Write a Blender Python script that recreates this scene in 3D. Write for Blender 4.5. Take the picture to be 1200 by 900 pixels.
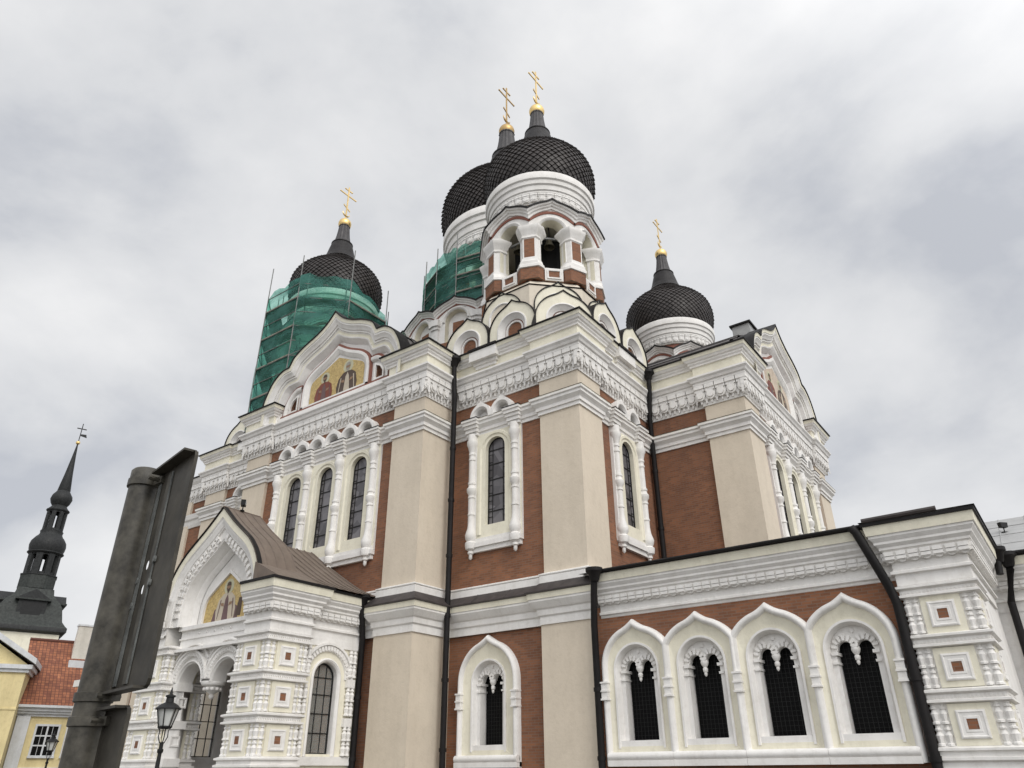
import bpy, bmesh, math, random
from math import sin, cos, tan, pi, radians, sqrt, atan2, hypot
from mathutils import Vector, Matrix
from mathutils.geometry import tessellate_polygon
random.seed(7)
for o in list(bpy.data.objects):
    bpy.data.objects.remove(o)
S = bpy.context.scene
COL = S.collection

# ------------------------------------------------------------------ camera
YAW, PITCH, ROLL, FPX = radians(-36.04928), radians(27.80831), radians(0.40403), 858.47
f_ = Vector((sin(YAW)*cos(PITCH), cos(YAW)*cos(PITCH), sin(PITCH)))
r_ = Vector((cos(YAW), -sin(YAW), 0))
d_ = f_.cross(r_)
r2 = cos(ROLL)*r_ + sin(ROLL)*d_
d2 = -sin(ROLL)*r_ + cos(ROLL)*d_
cam = bpy.data.cameras.new('camera')
camo = bpy.data.objects.new('camera', cam)
COL.objects.link(camo)
M = Matrix.Identity(4)
for i in range(3):
    M[i][0] = r2[i]; M[i][1] = -d2[i]; M[i][2] = -f_[i]
M[2][3] = 1.6
camo.matrix_world = M
cam.sensor_width = 36
cam.lens = FPX/1200*36
cam.clip_start = 0.05
cam.clip_end = 5000
S.camera = camo
S.render.resolution_x = 1024; S.render.resolution_y = 768

# ------------------------------------------------------------------ sky and sun (overcast)
SUN_EL, SUN_AZ = radians(42), radians(116)      # azimuth clockwise from +Y
w = bpy.data.worlds.new('World'); S.world = w; w.use_nodes = True
nt = w.node_tree; N = nt.nodes; L = nt.links; N.clear()
out = N.new('ShaderNodeOutputWorld'); bg = N.new('ShaderNodeBackground')
sky = N.new('ShaderNodeTexSky'); sky.sky_type = 'NISHITA'; sky.sun_disc = False
sky.sun_elevation = SUN_EL; sky.sun_rotation = SUN_AZ
tc = N.new('ShaderNodeTexCoord')
mp = N.new('ShaderNodeMapping'); mp.inputs['Scale'].default_value = (1.0, 1.0, 1.6)
mp.inputs['Rotation'].default_value = (0.5, 0.2, 2.1)
n1 = N.new('ShaderNodeTexNoise'); n1.inputs['Scale'].default_value = 2.4; n1.inputs['Detail'].default_value = 7
n1.inputs['Roughness'].default_value = 0.52; n1.inputs['Distortion'].default_value = 0.15
cr = N.new('ShaderNodeValToRGB')
e = cr.color_ramp.elements
e[0].position = 0.36; e[0].color = (0.53, 0.55, 0.595, 1)
e[1].position = 0.63; e[1].color = (0.85, 0.85, 0.855, 1)
em = e.new(0.47); em.color = (0.70, 0.71, 0.73, 1)
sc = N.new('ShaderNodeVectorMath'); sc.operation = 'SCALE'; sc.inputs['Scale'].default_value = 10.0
mix = N.new('ShaderNodeMixRGB'); mix.inputs['Fac'].default_value = 0.96
L.new(tc.outputs['Generated'], mp.inputs['Vector']); L.new(mp.outputs['Vector'], n1.inputs['Vector'])
L.new(n1.outputs['Fac'], cr.inputs['Fac']); L.new(cr.outputs['Color'], sc.inputs[0])
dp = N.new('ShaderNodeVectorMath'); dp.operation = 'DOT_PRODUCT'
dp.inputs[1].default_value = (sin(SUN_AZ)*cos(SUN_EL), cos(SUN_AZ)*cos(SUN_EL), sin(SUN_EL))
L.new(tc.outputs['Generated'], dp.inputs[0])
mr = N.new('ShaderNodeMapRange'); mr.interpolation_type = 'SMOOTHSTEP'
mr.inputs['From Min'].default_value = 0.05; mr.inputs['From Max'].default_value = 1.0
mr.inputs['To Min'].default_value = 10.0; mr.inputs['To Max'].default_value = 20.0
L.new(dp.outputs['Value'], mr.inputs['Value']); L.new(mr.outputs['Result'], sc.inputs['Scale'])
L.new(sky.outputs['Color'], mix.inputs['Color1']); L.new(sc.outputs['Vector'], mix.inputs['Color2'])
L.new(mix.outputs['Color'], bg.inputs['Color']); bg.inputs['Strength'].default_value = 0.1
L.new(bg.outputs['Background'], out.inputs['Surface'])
sl = bpy.data.lights.new('sun', 'SUN'); sl.energy = 1.3; sl.angle = radians(30); sl.color = (1, 0.96, 0.9)
so = bpy.data.objects.new('sun', sl); COL.objects.link(so)
sd = Vector((sin(SUN_AZ)*cos(SUN_EL), cos(SUN_AZ)*cos(SUN_EL), sin(SUN_EL)))
so.rotation_euler = (-sd).to_track_quat('-Z', 'Y').to_euler()
S.view_settings.view_transform = 'Standard'; S.view_settings.look = 'None'
S.view_settings.exposure = 0.06; S.view_settings.gamma = 1.0
S.view_settings.use_curve_mapping = False

# ------------------------------------------------------------------ materials
def newmat(name):
    m = bpy.data.materials.new(name); m.use_nodes = True
    t = m.node_tree; t.nodes.clear()
    o = t.nodes.new('ShaderNodeOutputMaterial'); b = t.nodes.new('ShaderNodeBsdfPrincipled')
    t.links.new(b.outputs[0], o.inputs[0])
    return m, t, b, o
def coords(t, scale=(1, 1, 1)):
    g = t.nodes.new('ShaderNodeNewGeometry'); p = t.nodes.new('ShaderNodeMapping')
    p.inputs['Scale'].default_value = scale
    t.links.new(g.outputs['Position'], p.inputs['Vector'])
    return p.outputs['Vector']
def noise(t, vec, s, detail=5, rough=0.6):
    n = t.nodes.new('ShaderNodeTexNoise'); n.inputs['Scale'].default_value = s
    n.inputs['Detail'].default_value = detail; n.inputs['Roughness'].default_value = rough
    t.links.new(vec, n.inputs['Vector']); return n.outputs['Fac']
def ramp(t, fac, stops):
    r = t.nodes.new('ShaderNodeValToRGB'); el = r.color_ramp.elements
    el[0].position, el[0].color = stops[0][0], (*stops[0][1], 1)
    el[1].position, el[1].color = stops[-1][0], (*stops[-1][1], 1)
    for p, c in stops[1:-1]:
        x = el.new(p); x.color = (*c, 1)
    t.links.new(fac, r.inputs['Fac']); return r.outputs['Color']
def mul(t, a, b, fac=1.0):
    m = t.nodes.new('ShaderNodeMixRGB'); m.blend_type = 'MULTIPLY'; m.inputs['Fac'].default_value = fac
    t.links.new(a, m.inputs['Color1']); t.links.new(b, m.inputs['Color2']); return m.outputs['Color']
def bump(t, b, fac, strength, dist):
    n = t.nodes.new('ShaderNodeBump'); n.inputs['Strength'].default_value = strength
    n.inputs['Distance'].default_value = dist
    t.links.new(fac, n.inputs['Height']); t.links.new(n.outputs['Normal'], b.inputs['Normal'])
def sc3(c, k): return tuple(x*k for x in c)
def plaster(name, c, var=0.12, streak=0.14, rough=0.85, bmp=0.25):
    m, t, b, o = newmat(name)
    v = coords(t); vs = coords(t, (1.1, 1.1, 0.16))
    a = ramp(t, noise(t, v, 0.9, 8, 0.65), [(0.3, sc3(c, 1-var)), (0.62, sc3(c, 1.0))])
    s = ramp(t, noise(t, vs, 1.4, 6, 0.7), [(0.34, (1-streak, 1-streak*1.05, 1-streak*1.15)), (0.56, (1, 1, 1))])
    f2 = ramp(t, noise(t, v, 4.5, 8, 0.75), [(0.36, (1-var*0.8, 1-var*0.85, 1-var*0.95)), (0.5, (1, 1, 1))])
    t.links.new(mul(t, mul(t, a, s), f2), b.inputs['Base Color']); b.inputs['Roughness'].default_value = rough
    bump(t, b, noise(t, v, 9, 6), bmp, 0.03)
    return m
WHITE = plaster('white_paint', (0.83, 0.81, 0.78), 0.10, 0.10)
CREAM = plaster('cream_paint', (0.82, 0.78, 0.64), 0.10, 0.10)
BEIGE = plaster('beige_render', (0.67, 0.585, 0.47), 0.075, 0.07)
BEIGE2 = plaster('pale_beige_render', (0.70, 0.63, 0.52), 0.08, 0.08)
MAROON = plaster('maroon_paint', (0.26, 0.105, 0.075))
YELLOW = plaster('yellow_render', (0.78, 0.66, 0.36))
GREYWHITE = plaster('grey_white_paint', (0.68, 0.70, 0.72))
STONE = plaster('ground_stone', (0.3, 0.29, 0.27))
CHIM = plaster('chimney_render', (0.66, 0.63, 0.56))
def brickmat(name, c1, c2, mortar, s=1.0):
    m, t, b, o = newmat(name)
    g = t.nodes.new('ShaderNodeNewGeometry'); sp = t.nodes.new('ShaderNodeSeparateXYZ')
    t.links.new(g.outputs['Position'], sp.inputs[0])
    ad = t.nodes.new('ShaderNodeMath'); ad.operation = 'ADD'
    t.links.new(sp.outputs['X'], ad.inputs[0]); t.links.new(sp.outputs['Y'], ad.inputs[1])
    cb = t.nodes.new('ShaderNodeCombineXYZ')
    t.links.new(ad.outputs[0], cb.inputs['X']); t.links.new(sp.outputs['Z'], cb.inputs['Y'])
    br = t.nodes.new('ShaderNodeTexBrick'); t.links.new(cb.outputs[0], br.inputs['Vector'])
    br.inputs['Scale'].default_value = s; br.inputs['Brick Width'].default_value = 0.27
    br.inputs['Row Height'].default_value = 0.085; br.inputs['Mortar Size'].default_value = 0.009
    br.inputs['Mortar Smooth'].default_value = 0.1
    br.inputs['Color1'].default_value = (*c1, 1); br.inputs['Color2'].default_value = (*c2, 1)
    br.inputs['Mortar'].default_value = (*mortar, 1)
    v = coords(t)
    a = ramp(t, noise(t, v, 0.5, 8, 0.7), [(0.3, (0.72, 0.72, 0.75)), (0.65, (1.12, 1.08, 1.0))])
    t.links.new(mul(t, br.outputs['Color'], a), b.inputs['Base Color']); b.inputs['Roughness'].default_value = 0.9
    bump(t, b, br.outputs['Fac'], -0.4, 0.01)
    return m
BRICK = brickmat('red_brick', (0.275, 0.117, 0.059), (0.185, 0.080, 0.043), (0.20, 0.135, 0.10))
def metal(name, c, rough=0.45, var=0.3, met=0.0, s=2.5, spec=0.3):
    m, t, b, o = newmat(name); v = coords(t)
    t.links.new(ramp(t, noise(t, v, s, 7, 0.65), [(0.3, sc3(c, 1-var)), (0.7, sc3(c, 1+var))]), b.inputs['Base Color'])
    b.inputs['Metallic'].default_value = met; b.inputs['Specular IOR Level'].default_value = spec
    r = ramp(t, noise(t, v, 4, 5), [(0.3, (rough*0.8,)*3), (0.7, (min(1, rough*1.2),)*3)])
    t.links.new(r, b.inputs['Roughness']); return m
DARK = metal('black_sheet_metal', (0.012, 0.0105, 0.0105), 0.55, spec=0.2)
SKIRT = metal('dark_roof_sheet', (0.05, 0.042, 0.04), 0.55)
ROOFB = metal("brown_roof_sheet", (0.165, 0.13, 0.105), 0.6, 0.16)
ROOFG = metal('grey_roof_sheet', (0.10, 0.092, 0.09), 0.6)
TILE = metal('dome_scale_metal', (0.042, 0.036, 0.034), 0.48, 0.4)
NECK = metal('dome_neck_metal', (0.062, 0.058, 0.059), 0.5, 0.25)
COLLAR = metal('dome_collar_sheet', (0.022, 0.020, 0.020), 0.5, 0.3, spec=0.2)
UNDER = metal('dome_under_black', (0.006, 0.006, 0.006), 0.8)
GOLD = metal('gilded_metal', (0.80, 0.58, 0.25), 0.36, 0.15, 0.85)
GALV = metal('weathered_galvanised_steel', (0.062, 0.057, 0.046), 0.5, 0.7, 0.0, s=20, spec=0.35)
GALV2 = metal('dirty_sign_back', (0.048, 0.043, 0.034), 0.55, 0.55, 0.0, s=9, spec=0.25)
RAIL = metal('pale_zinc_rail', (0.13, 0.135, 0.13), 0.5, 0.5, 0.1, s=16)
COPPER = metal('aged_dark_copper', (0.02, 0.021, 0.021), 0.6, 0.5)
COPPERG = metal('green_grey_copper', (0.036, 0.04, 0.037), 0.65, 0.5)
IRON = metal('black_iron', (0.012, 0.012, 0.012), 0.5)
LEAD = metal('lead_came', (0.016, 0.015, 0.015), 0.6)
BRONZE = metal('bell_bronze', (0.12, 0.11, 0.08), 0.35, 0.3, 0.7)
STEEL = metal('scaffold_steel', (0.22, 0.22, 0.21), 0.45, 0.3, 0.5)
PLANK = metal('scaffold_board', (0.28, 0.26, 0.20), 0.8)
SHEET = metal('pale_grey_roof_sheet', (0.36, 0.36, 0.355), 0.5, 0.12, 0.1)
def simple(name, c, rough=0.6, met=0.0):
    m, t, b, o = newmat(name); b.inputs['Base Color'].default_value = (*c, 1)
    b.inputs['Roughness'].default_value = rough; b.inputs['Metallic'].default_value = met; return m
VOID = simple('interior_shade_black', (0.006, 0.006, 0.006), 0.9)
BLACKGLASS = simple('dark_window_glass', (0.004, 0.004, 0.004), 0.5); BLACKGLASS.node_tree.nodes['Principled BSDF'].inputs['Specular IOR Level'].default_value = 0.12
LAMPGLASS = simple('frosted_lamp_glass', (0.55, 0.56, 0.54), 0.25)
ROBE1 = plaster('mosaic_maroon', (0.22, 0.07, 0.05)); ROBE2 = plaster('mosaic_umber', (0.10, 0.07, 0.055))
SKIN = plaster('mosaic_skin', (0.30, 0.19, 0.12)); HALO = plaster('mosaic_halo', (0.56, 0.54, 0.38))
ROBE3 = plaster('mosaic_violet', (0.16, 0.10, 0.10)); ROBE4 = plaster('mosaic_ivory', (0.55, 0.48, 0.38))
BEARD = plaster('mosaic_grey', (0.36, 0.34, 0.30))
def goldmosaic():
    m, t, b, o = newmat('gold_mosaic'); v = coords(t)
    vo = t.nodes.new('ShaderNodeTexVoronoi'); vo.inputs['Scale'].default_value = 16
    t.links.new(v, vo.inputs['Vector'])
    sp = t.nodes.new('ShaderNodeSeparateColor'); t.links.new(vo.outputs['Color'], sp.inputs[0])
    a = ramp(t, sp.outputs[0], [(0.0, (0.38, 0.265, 0.095)), (1.0, (0.58, 0.43, 0.17))])
    t.links.new(a, b.inputs['Base Color']); b.inputs['Roughness'].default_value = 0.45
    return m
GOLDM = goldmosaic()
GOLDD = metal('tarnished_gilding', (0.50, 0.34, 0.15), 0.42, 0.2, 0.8)
SHEENM = plaster('sky_sheen_mosaic', (0.60, 0.50, 0.40), 0.2)  # gold mosaic seen aslant: its sky reflection is put into this paler colour
def leadglass():
    m, t, b, o = newmat('leaded_stained_glass'); v = coords(t)
    vo = t.nodes.new('ShaderNodeTexVoronoi'); vo.inputs['Scale'].default_value = 2.6
    t.links.new(v, vo.inputs['Vector'])
    sp = t.nodes.new('ShaderNodeSeparateColor'); t.links.new(vo.outputs['Color'], sp.inputs[0])
    t.links.new(ramp(t, sp.outputs[0], [(0, (0.055, 0.05, 0.055)), (0.5, (0.11, 0.105, 0.113)), (1, (0.18, 0.17, 0.18))]), b.inputs['Base Color'])
    b.inputs['Roughness'].default_value = 0.3
    bump(t, b, noise(t, v, 5, 3), 0.25, 0.03)
    return m
LGLASS = leadglass()
def clearish(name, c, a):
    m, t, b, o = newmat(name); b.inputs['Base Color'].default_value = (*c, 1); b.inputs['Roughness'].default_value = 0.25
    tr = t.nodes.new('ShaderNodeBsdfTransparent'); mx = t.nodes.new('ShaderNodeMixShader'); mx.inputs[0].default_value = a
    t.links.new(tr.outputs[0], mx.inputs[1]); t.links.new(b.outputs[0], mx.inputs[2]); t.links.new(mx.outputs[0], o.inputs[0])
    return m
MILK = clearish('pale_obscured_glass', (0.62, 0.61, 0.56), 0.30)
def netmat():
    m, t, b, o = newmat('green_debris_net'); v = coords(t)
    b.inputs['Roughness'].default_value = 0.7
    t.links.new(ramp(t, noise(t, v, 0.8, 6), [(0.3, (0.035, 0.135, 0.115)), (0.7, (0.09, 0.28, 0.24))]), b.inputs['Base Color'])
    b.inputs['Subsurface Weight'].default_value = 0.0
    tl = t.nodes.new('ShaderNodeBsdfTranslucent'); tl.inputs['Color'].default_value = (0.06, 0.42, 0.33, 1)
    m1 = t.nodes.new('ShaderNodeMixShader'); m1.inputs[0].default_value = 0.35
    t.links.new(b.outputs[0], m1.inputs[1]); t.links.new(tl.outputs[0], m1.inputs[2])
    tr = t.nodes.new('ShaderNodeBsdfTransparent'); tr.inputs['Color'].default_value = (0.55, 0.9, 0.78, 1)
    mx = t.nodes.new('ShaderNodeMixShader')
    vs = coords(t, (0.5, 0.5, 1.3))
    a = ramp(t, noise(t, vs, 0.9, 7, 0.6), [(0.36, (0.74,)*3), (0.50, (0.46,)*3), (0.62, (0.20,)*3)])
    a2 = ramp(t, noise(t, v, 5.5, 8, 0.75), [(0.36, (0.16,)*3), (0.52, (0.02,)*3), (0.66, (-0.0,)*3)])
    ad = t.nodes.new('ShaderNodeMath'); ad.operation = 'ADD'; ad.use_clamp = True
    t.links.new(a, ad.inputs[0]); t.links.new(a2, ad.inputs[1])
    gl = ramp(t, noise(t, v, 2.3, 8, 0.8), [(0.63, (1, 1, 1)), (0.67, (0.25, 0.25, 0.25))])
    mu = t.nodes.new('ShaderNodeMath'); mu.operation = 'MULTIPLY'
    t.links.new(ad.outputs[0], mu.inputs[0]); t.links.new(gl, mu.inputs[1])
    t.links.new(mu.outputs[0], mx.inputs[0])
    t.links.new(tr.outputs[0], mx.inputs[1]); t.links.new(m1.outputs[0], mx.inputs[2]); t.links.new(mx.outputs[0], o.inputs[0])
    return m
NET = netmat()
def tilemat():
    m, t, b, o = newmat('red_clay_tiles'); g = t.nodes.new('ShaderNodeTexCoord')
    br = t.nodes.new('ShaderNodeTexBrick'); t.links.new(g.outputs['UV'], br.inputs['Vector'])
    br.offset = 0.0
    br.inputs['Scale'].default_value = 1; br.inputs['Brick Width'].default_value = 0.22; br.inputs['Row Height'].default_value = 0.26
    br.inputs['Mortar Size'].default_value = 0.02
    br.inputs['Color1'].default_value = (0.34, 0.13, 0.062, 1); br.inputs['Color2'].default_value = (0.19, 0.066, 0.038, 1)
    br.inputs['Mortar'].default_value = (0.11, 0.042, 0.028, 1)
    n = noise(t, g.outputs['UV'], 1.6, 4, 0.7)
    a = ramp(t, n, [(0.35, (0.8, 0.8, 0.8)), (0.6, (1.1, 1.1, 1.1)), (0.72, (2.0, 2.4, 2.4))])
    t.links.new(mul(t, br.outputs['Color'], a), b.inputs['Base Color']); b.inputs['Roughness'].default_value = 0.85
    bump(t, b, br.outputs['Fac'], -0.6, 0.03)
    return m
CLAY = tilemat()
def cobble():
    m, t, b, o = newmat('cobble_paving'); v = coords(t)
    vo = t.nodes.new('ShaderNodeTexVoronoi'); vo.inputs['Scale'].default_value = 7; t.links.new(v, vo.inputs['Vector'])
    t.links.new(ramp(t, vo.outputs['Distance'], [(0.0, (0.22, 0.21, 0.19)), (0.6, (0.11, 0.105, 0.095))]), b.inputs['Base Color'])
    b.inputs['Roughness'].default_value = 0.85; bump(t, b, vo.outputs['Distance'], -0.5, 0.03)
    return m
COBBLE = cobble()

# ------------------------------------------------------------------ mesh tools
class Fr:
    """a wall face: u runs along it, v is height, d is outwards; with ap given, u widens with d so that faces of a polygon mitre"""
    def __init__(s, o, ang, ap=None):
        s.n = Vector((cos(ang), sin(ang), 0)); s.t = Vector((-sin(ang), cos(ang), 0)); s.o = Vector(o); s.ap = ap
    def P(s, u, v, d):
        if s.ap is None:
            return s.o + s.t*u + s.n*d + Vector((0, 0, v))
        return s.o + s.n*(s.ap+d) + s.t*(u*(s.ap+d)/s.ap) + Vector((0, 0, v))
def FA(y): return Fr((0, y, 0), -pi/2)       # u = x
def FB(x): return Fr((x, 0, 0), 0)           # u = y
class MB:
    def __init__(s): s.v = []; s.f = []; s.m = []; s.mats = []
    def mi(s, mat):
        if mat not in s.mats: s.mats.append(mat)
        return s.mats.index(mat)
    def add(s, vs, fs, mat):
        b = len(s.v); s.v += [tuple(p) for p in vs]
        k = mat if isinstance(mat, list) else None
        for i, f in enumerate(fs):
            s.f.append([b+j for j in f]); s.m.append(s.mi(k[i] if k else mat))
        return s
    def prism(s, fr, pts, d0, d1, mat, back=True):
        n = len(pts)
        vs = [fr.P(u, v, d0) for u, v in pts]+[fr.P(u, v, d1) for u, v in pts]
        fs = [[i, (i+1) % n, n+(i+1) % n, n+i] for i in range(n)]
        if n > 4:
            tr = tessellate_polygon([[Vector((u, v, 0)) for u, v in pts]])
            fs += [[n+i for i in t] for t in tr]
            if back: fs += [list(t) for t in tr]
        else:
            fs += [list(range(n, 2*n))]
            if back: fs += [list(range(n))]
        return s.add(vs, fs, mat)
    def box(s, fr, u0, u1, v0, v1, d0, d1, mat):
        return s.prism(fr, [(u0, v0), (u1, v0), (u1, v1), (u0, v1)], d0, d1, mat)
    def wbox(s, x0, x1, y0, y1, z0, z1, mat):
        return s.box(FA(0), x0, x1, z0, z1, -y1, -y0, mat)
    def panel(s, fr, outer, holes, d, mat, rev=None, revmat=None):
        loops = [outer]+holes
        flat = [p for l in loops for p in l]
        tr = tessellate_polygon([[Vector((u, v, 0)) for u, v in l] for l in loops])
        s.add([fr.P(u, v, d) for u, v in flat], [list(t) for t in tr], mat)
        if rev is not None:
            for h in holes: s.walls(fr, h, d, d-rev, revmat or mat)
        return s
    def walls(s, fr, loop, d0, d1, mat, inset=0):
        n = len(loop); l2 = offset(loop, inset, True) if inset else loop
        return s.add([fr.P(u, v, d0) for u, v in loop]+[fr.P(u, v, d1) for u, v in l2],
                     [[i, (i+1) % n, n+(i+1) % n, n+i] for i in range(n)], mat)
    def fill(s, fr, loop, d, mat):
        tr = tessellate_polygon([[Vector((u, v, 0)) for u, v in loop]])
        return s.add([fr.P(u, v, d) for u, v in loop], [list(t) for t in tr], mat)
    def sweep(s, fr, path, prof, mats, closed=False, vend=False):
        """moulding on a wall face: prof = (inset to the right of the path, d)"""
        rows = []
        for i, d in prof:
            o = offset(path, i, closed)
            if not closed and i > 0: o = tidy(path, o)
            if vend:                    # ends on a line of symmetry: move straight up or down
                for e, q in ((0, 1), (-1, -2)):
                    l = hypot(path[q][0]-path[e][0], path[q][1]-path[e][1]); cx = abs(path[q][0]-path[e][0])/l
                    o[e] = (path[e][0], path[e][1]-i/max(cx, 0.3))
            rows.append([fr.P(u, v, d) for u, v in o])
        return s.grid(rows, mats, closed)
    def plan(s, path, prof, mats, closed=False):
        """moulding round the building: path in plan, prof = (outward, z)"""
        rows = [[(x, y, z) for x, y in offset(path, d, closed)] for d, z in prof]
        return s.grid(rows, mats, closed)
    def grid(s, rows, mats, closed=False):
        n = len(rows[0]); vs = [p for r in rows for p in r]; fs = []; ms = []
        for j in range(len(rows)-1):
            mt = mats[min(j, len(mats)-1)] if isinstance(mats, list) else mats
            for i in range(n if closed else n-1):
                k = (i+1) % n
                fs.append([j*n+i, j*n+k, (j+1)*n+k, (j+1)*n+i]); ms.append(mt)
        return s.add(vs, fs, ms)
    def lathe(s, c, prof, mats, n=32, cap=False):
        rows = [[(c[0]+r*cos(2*pi*i/n), c[1]+r*sin(2*pi*i/n), c[2]+z) for i in range(n)] for r, z in prof]
        s.grid(rows, mats, True)
        if cap: s.add(rows[-1], [list(range(n))], mats[-1] if isinstance(mats, list) else mats)
        return s
    def tube(s, pts, r, mat, n=8, caps=True):
        P = [Vector(p) for p in pts]; rows = []
        for i, p in enumerate(P):
            t = (P[min(i+1, len(P)-1)]-P[max(i-1, 0)]).normalized()
            a = t.cross(Vector((0, 0, 1)) if abs(t.z) < 0.95 else Vector((1, 0, 0))).normalized(); b = t.cross(a)
            rr = r[i] if isinstance(r, (list, tuple)) else r
            rows.append([tuple(p+a*rr*cos(2*pi*k/n)+b*rr*sin(2*pi*k/n)) for k in range(n)])
        s.grid(rows, mat, True)
        if caps:
            s.add(rows[0], [list(range(n))], mat); s.add(rows[-1], [list(range(n))], mat)
        return s
    def ball(s, c, r, mat, n=20):
        return s.lathe(c, [(max(1e-3, r*sin(pi*i/12)), -r*cos(pi*i/12)) for i in range(13)], mat, n)
    def build(s, name, parent=None, smooth=None, loc=None):
        me = bpy.data.meshes.new(name)
        vs = s.v if loc is None else [(x-loc[0], y-loc[1], z-loc[2]) for x, y, z in s.v]
        me.from_pydata(vs, [], s.f)
        for m in s.mats: me.materials.append(m)
        me.polygons.foreach_set('material_index', s.m)
        bm = bmesh.new(); bm.from_mesh(me)
        bmesh.ops.remove_doubles(bm, verts=bm.verts, dist=1e-4)
        bmesh.ops.recalc_face_normals(bm, faces=bm.faces)
        if smooth:
            for f in bm.faces: f.smooth = True
            for ed in bm.edges:
                if len(ed.link_faces) == 2 and ed.calc_face_angle(0) > radians(smooth): ed.smooth = False
        bm.to_mesh(me); bm.free()
        o = bpy.data.objects.new(name, me); COL.objects.link(o)
        if loc is not None: o.location = loc
        if parent is not None:
            o.parent = parent
            if loc is None: pl = world_loc(parent); o.location = (-pl[0], -pl[1], -pl[2])
            else: pl = world_loc(parent); o.location = (loc[0]-pl[0], loc[1]-pl[1], loc[2]-pl[2])
        return o
def world_loc(o):
    v = Vector((0, 0, 0))
    while o is not None: v = v+o.location; o = o.parent
    return v
def offset(pts, dist, closed):
    if abs(dist) < 1e-9: return list(pts)
    n = len(pts); res = []
    for i in range(n):
        p = pts[i]
        a = b = None
        for k in range(1, n):
            if not closed and i-k < 0: break
            q = pts[(i-k) % n]
            if hypot(q[0]-p[0], q[1]-p[1]) > 1e-7: a = q; break
        for k in range(1, n):
            if not closed and i+k >= n: break
            q = pts[(i+k) % n]
            if hypot(q[0]-p[0], q[1]-p[1]) > 1e-7: b = q; break
        ns = []
        for q, r in ((a, p), (p, b)):
            if q is None or r is None: continue
            dx, dy = r[0]-q[0], r[1]-q[1]; l = hypot(dx, dy)
            ns.append((dy/l, -dx/l))
        if len(ns) == 2:
            sx, sy = ns[0][0]+ns[1][0], ns[0][1]+ns[1][1]; k = (sx*sx+sy*sy)/2
            k = max(k, 0.12)
            res.append((p[0]+sx/k*dist, p[1]+sy/k*dist))
        else:
            res.append((p[0]+ns[0][0]*dist, p[1]+ns[0][1]*dist))
    return res
def tidy(path, o):
    """keep an inward offset of a symmetric pointed curve from folding over at its tip"""
    n = len(path); md = n//2; cu = (path[0][0]+path[-1][0])/2
    if n % 2 and abs(path[md][0]-cu) < 1e-5 and path[md][1] >= max(p[1] for p in path)-1e-6:
        o = list(o); o[md] = (cu, o[md][1])
        for q in range(n):
            if (q < md and o[q][0] > cu-1e-4) or (q > md and o[q][0] < cu+1e-4): o[q] = o[md]
            elif abs(q-md) < 8 and o[q][1] > o[md][1]: o[q] = (o[q][0], o[md][1])
    return o
def catmull(pts, k=5):
    P = [pts[0]]+list(pts)+[pts[-1]]; out = []
    for i in range(1, len(P)-2):
        a, b, c, d = P[i-1:i+3]
        for j in range(k):
            t = j/k
            out.append(tuple(0.5*((2*b[q])+(-a[q]+c[q])*t+(2*a[q]-5*b[q]+4*c[q]-d[q])*t*t+(-a[q]+3*b[q]-3*c[q]+d[q])*t**3) for q in (0, 1)))
    out.append(tuple(pts[-1])); return out
def mirror_curve(half):
    """half: apex first, going right and down. Returns the curve from bottom left over the apex to bottom right"""
    return [(-x, z) for x, z in reversed(half[1:])]+list(half)
def shift(pts, du, dv=0): return [(u+du, v+dv) for u, v in pts]
def arc(c, v0, r, n=14, tip=0.0, tw=0.16):
    """half round from left to right, with an optional keel tip"""
    o = []
    for i in range(n+1):
        a = pi-pi*i/n; x = abs(a-pi/2)/(pi*tw)
        o.append((c+r*cos(a), v0+r*sin(a)+(tip*(1-x)**2 if x < 1 else 0)))
    return o
def archloop(c, hw, v0, spring, n=12, tip=0.0):
    """counter-clockwise closed loop"""
    return [(c-hw, v0), (c+hw, v0)]+list(reversed(arc(c, spring, hw, n, tip)))
def archpath(c, hw, v0, spring, n=14, tip=0.0, tw=0.16):
    return [(c-hw, v0)]+arc(c, spring, hw, n, tip, tw)+[(c+hw, v0)]
def empty(name, loc, parent=None):
    o = bpy.data.objects.new(name, None); COL.objects.link(o); o.location = loc
    o.empty_display_size = 0.3
    if parent is not None:
        o.parent = parent; pl = world_loc(parent); o.location = Vector(loc)-pl
    return o
def tag(o, label, cat, group=None, kind=None):
    o['label'] = label; o['category'] = cat
    if group: o['group'] = group
    if kind: o['kind'] = kind
    return o
def dup(o, parent, loc=None):
    c = o.copy(); COL.objects.link(c); c.parent = parent
    if loc is not None: c.location = loc
    for ch in list(o.children): dup(ch, c)
    return c

# ------------------------------------------------------------------ ground
g = MB(); g.add([(-900, -700, 0), (700, -700, 0), (700, 900, 0), (-900, 900, 0)], [[0, 1, 2, 3]], COBBLE)
go = g.build('ground'); go['kind'] = 'structure'

# ------------------------------------------------------------------ the cathedral
CX, CY = -24.8, 33.6
CATH = empty('cathedral', (CX, CY, 0))
tag(CATH, 'white, beige and brick onion-domed cathedral with black scaled domes and golden crosses', 'cathedral')
# plan of the brick walls and corner piers, one quarter, then mirrored
Q = [(-20.6, 19.94), (-20.6, 19.79), (-18.86, 19.79), (-18.86, 21.75), (-14.38, 21.75), (-14.38, 21.6),
     (-12.59, 21.6), (-12.59, 23.3), (-12.74, 23.3), (-12.74, 27.88), (-9.96, 27.88), (-9.96, 27.73),
     (-8.24, 27.73), (-8.24, 29.5), (-8.39, 29.5)]
mx = lambda p: (2*CX-p[0], p[1])
my = lambda p: (p[0], 2*CY-p[1])
OUT = Q+[my(p) for p in reversed(Q)]+[my(mx(p)) for p in Q]+[mx(p) for p in reversed(Q)]
W = [(CX, 19.94)]
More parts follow.
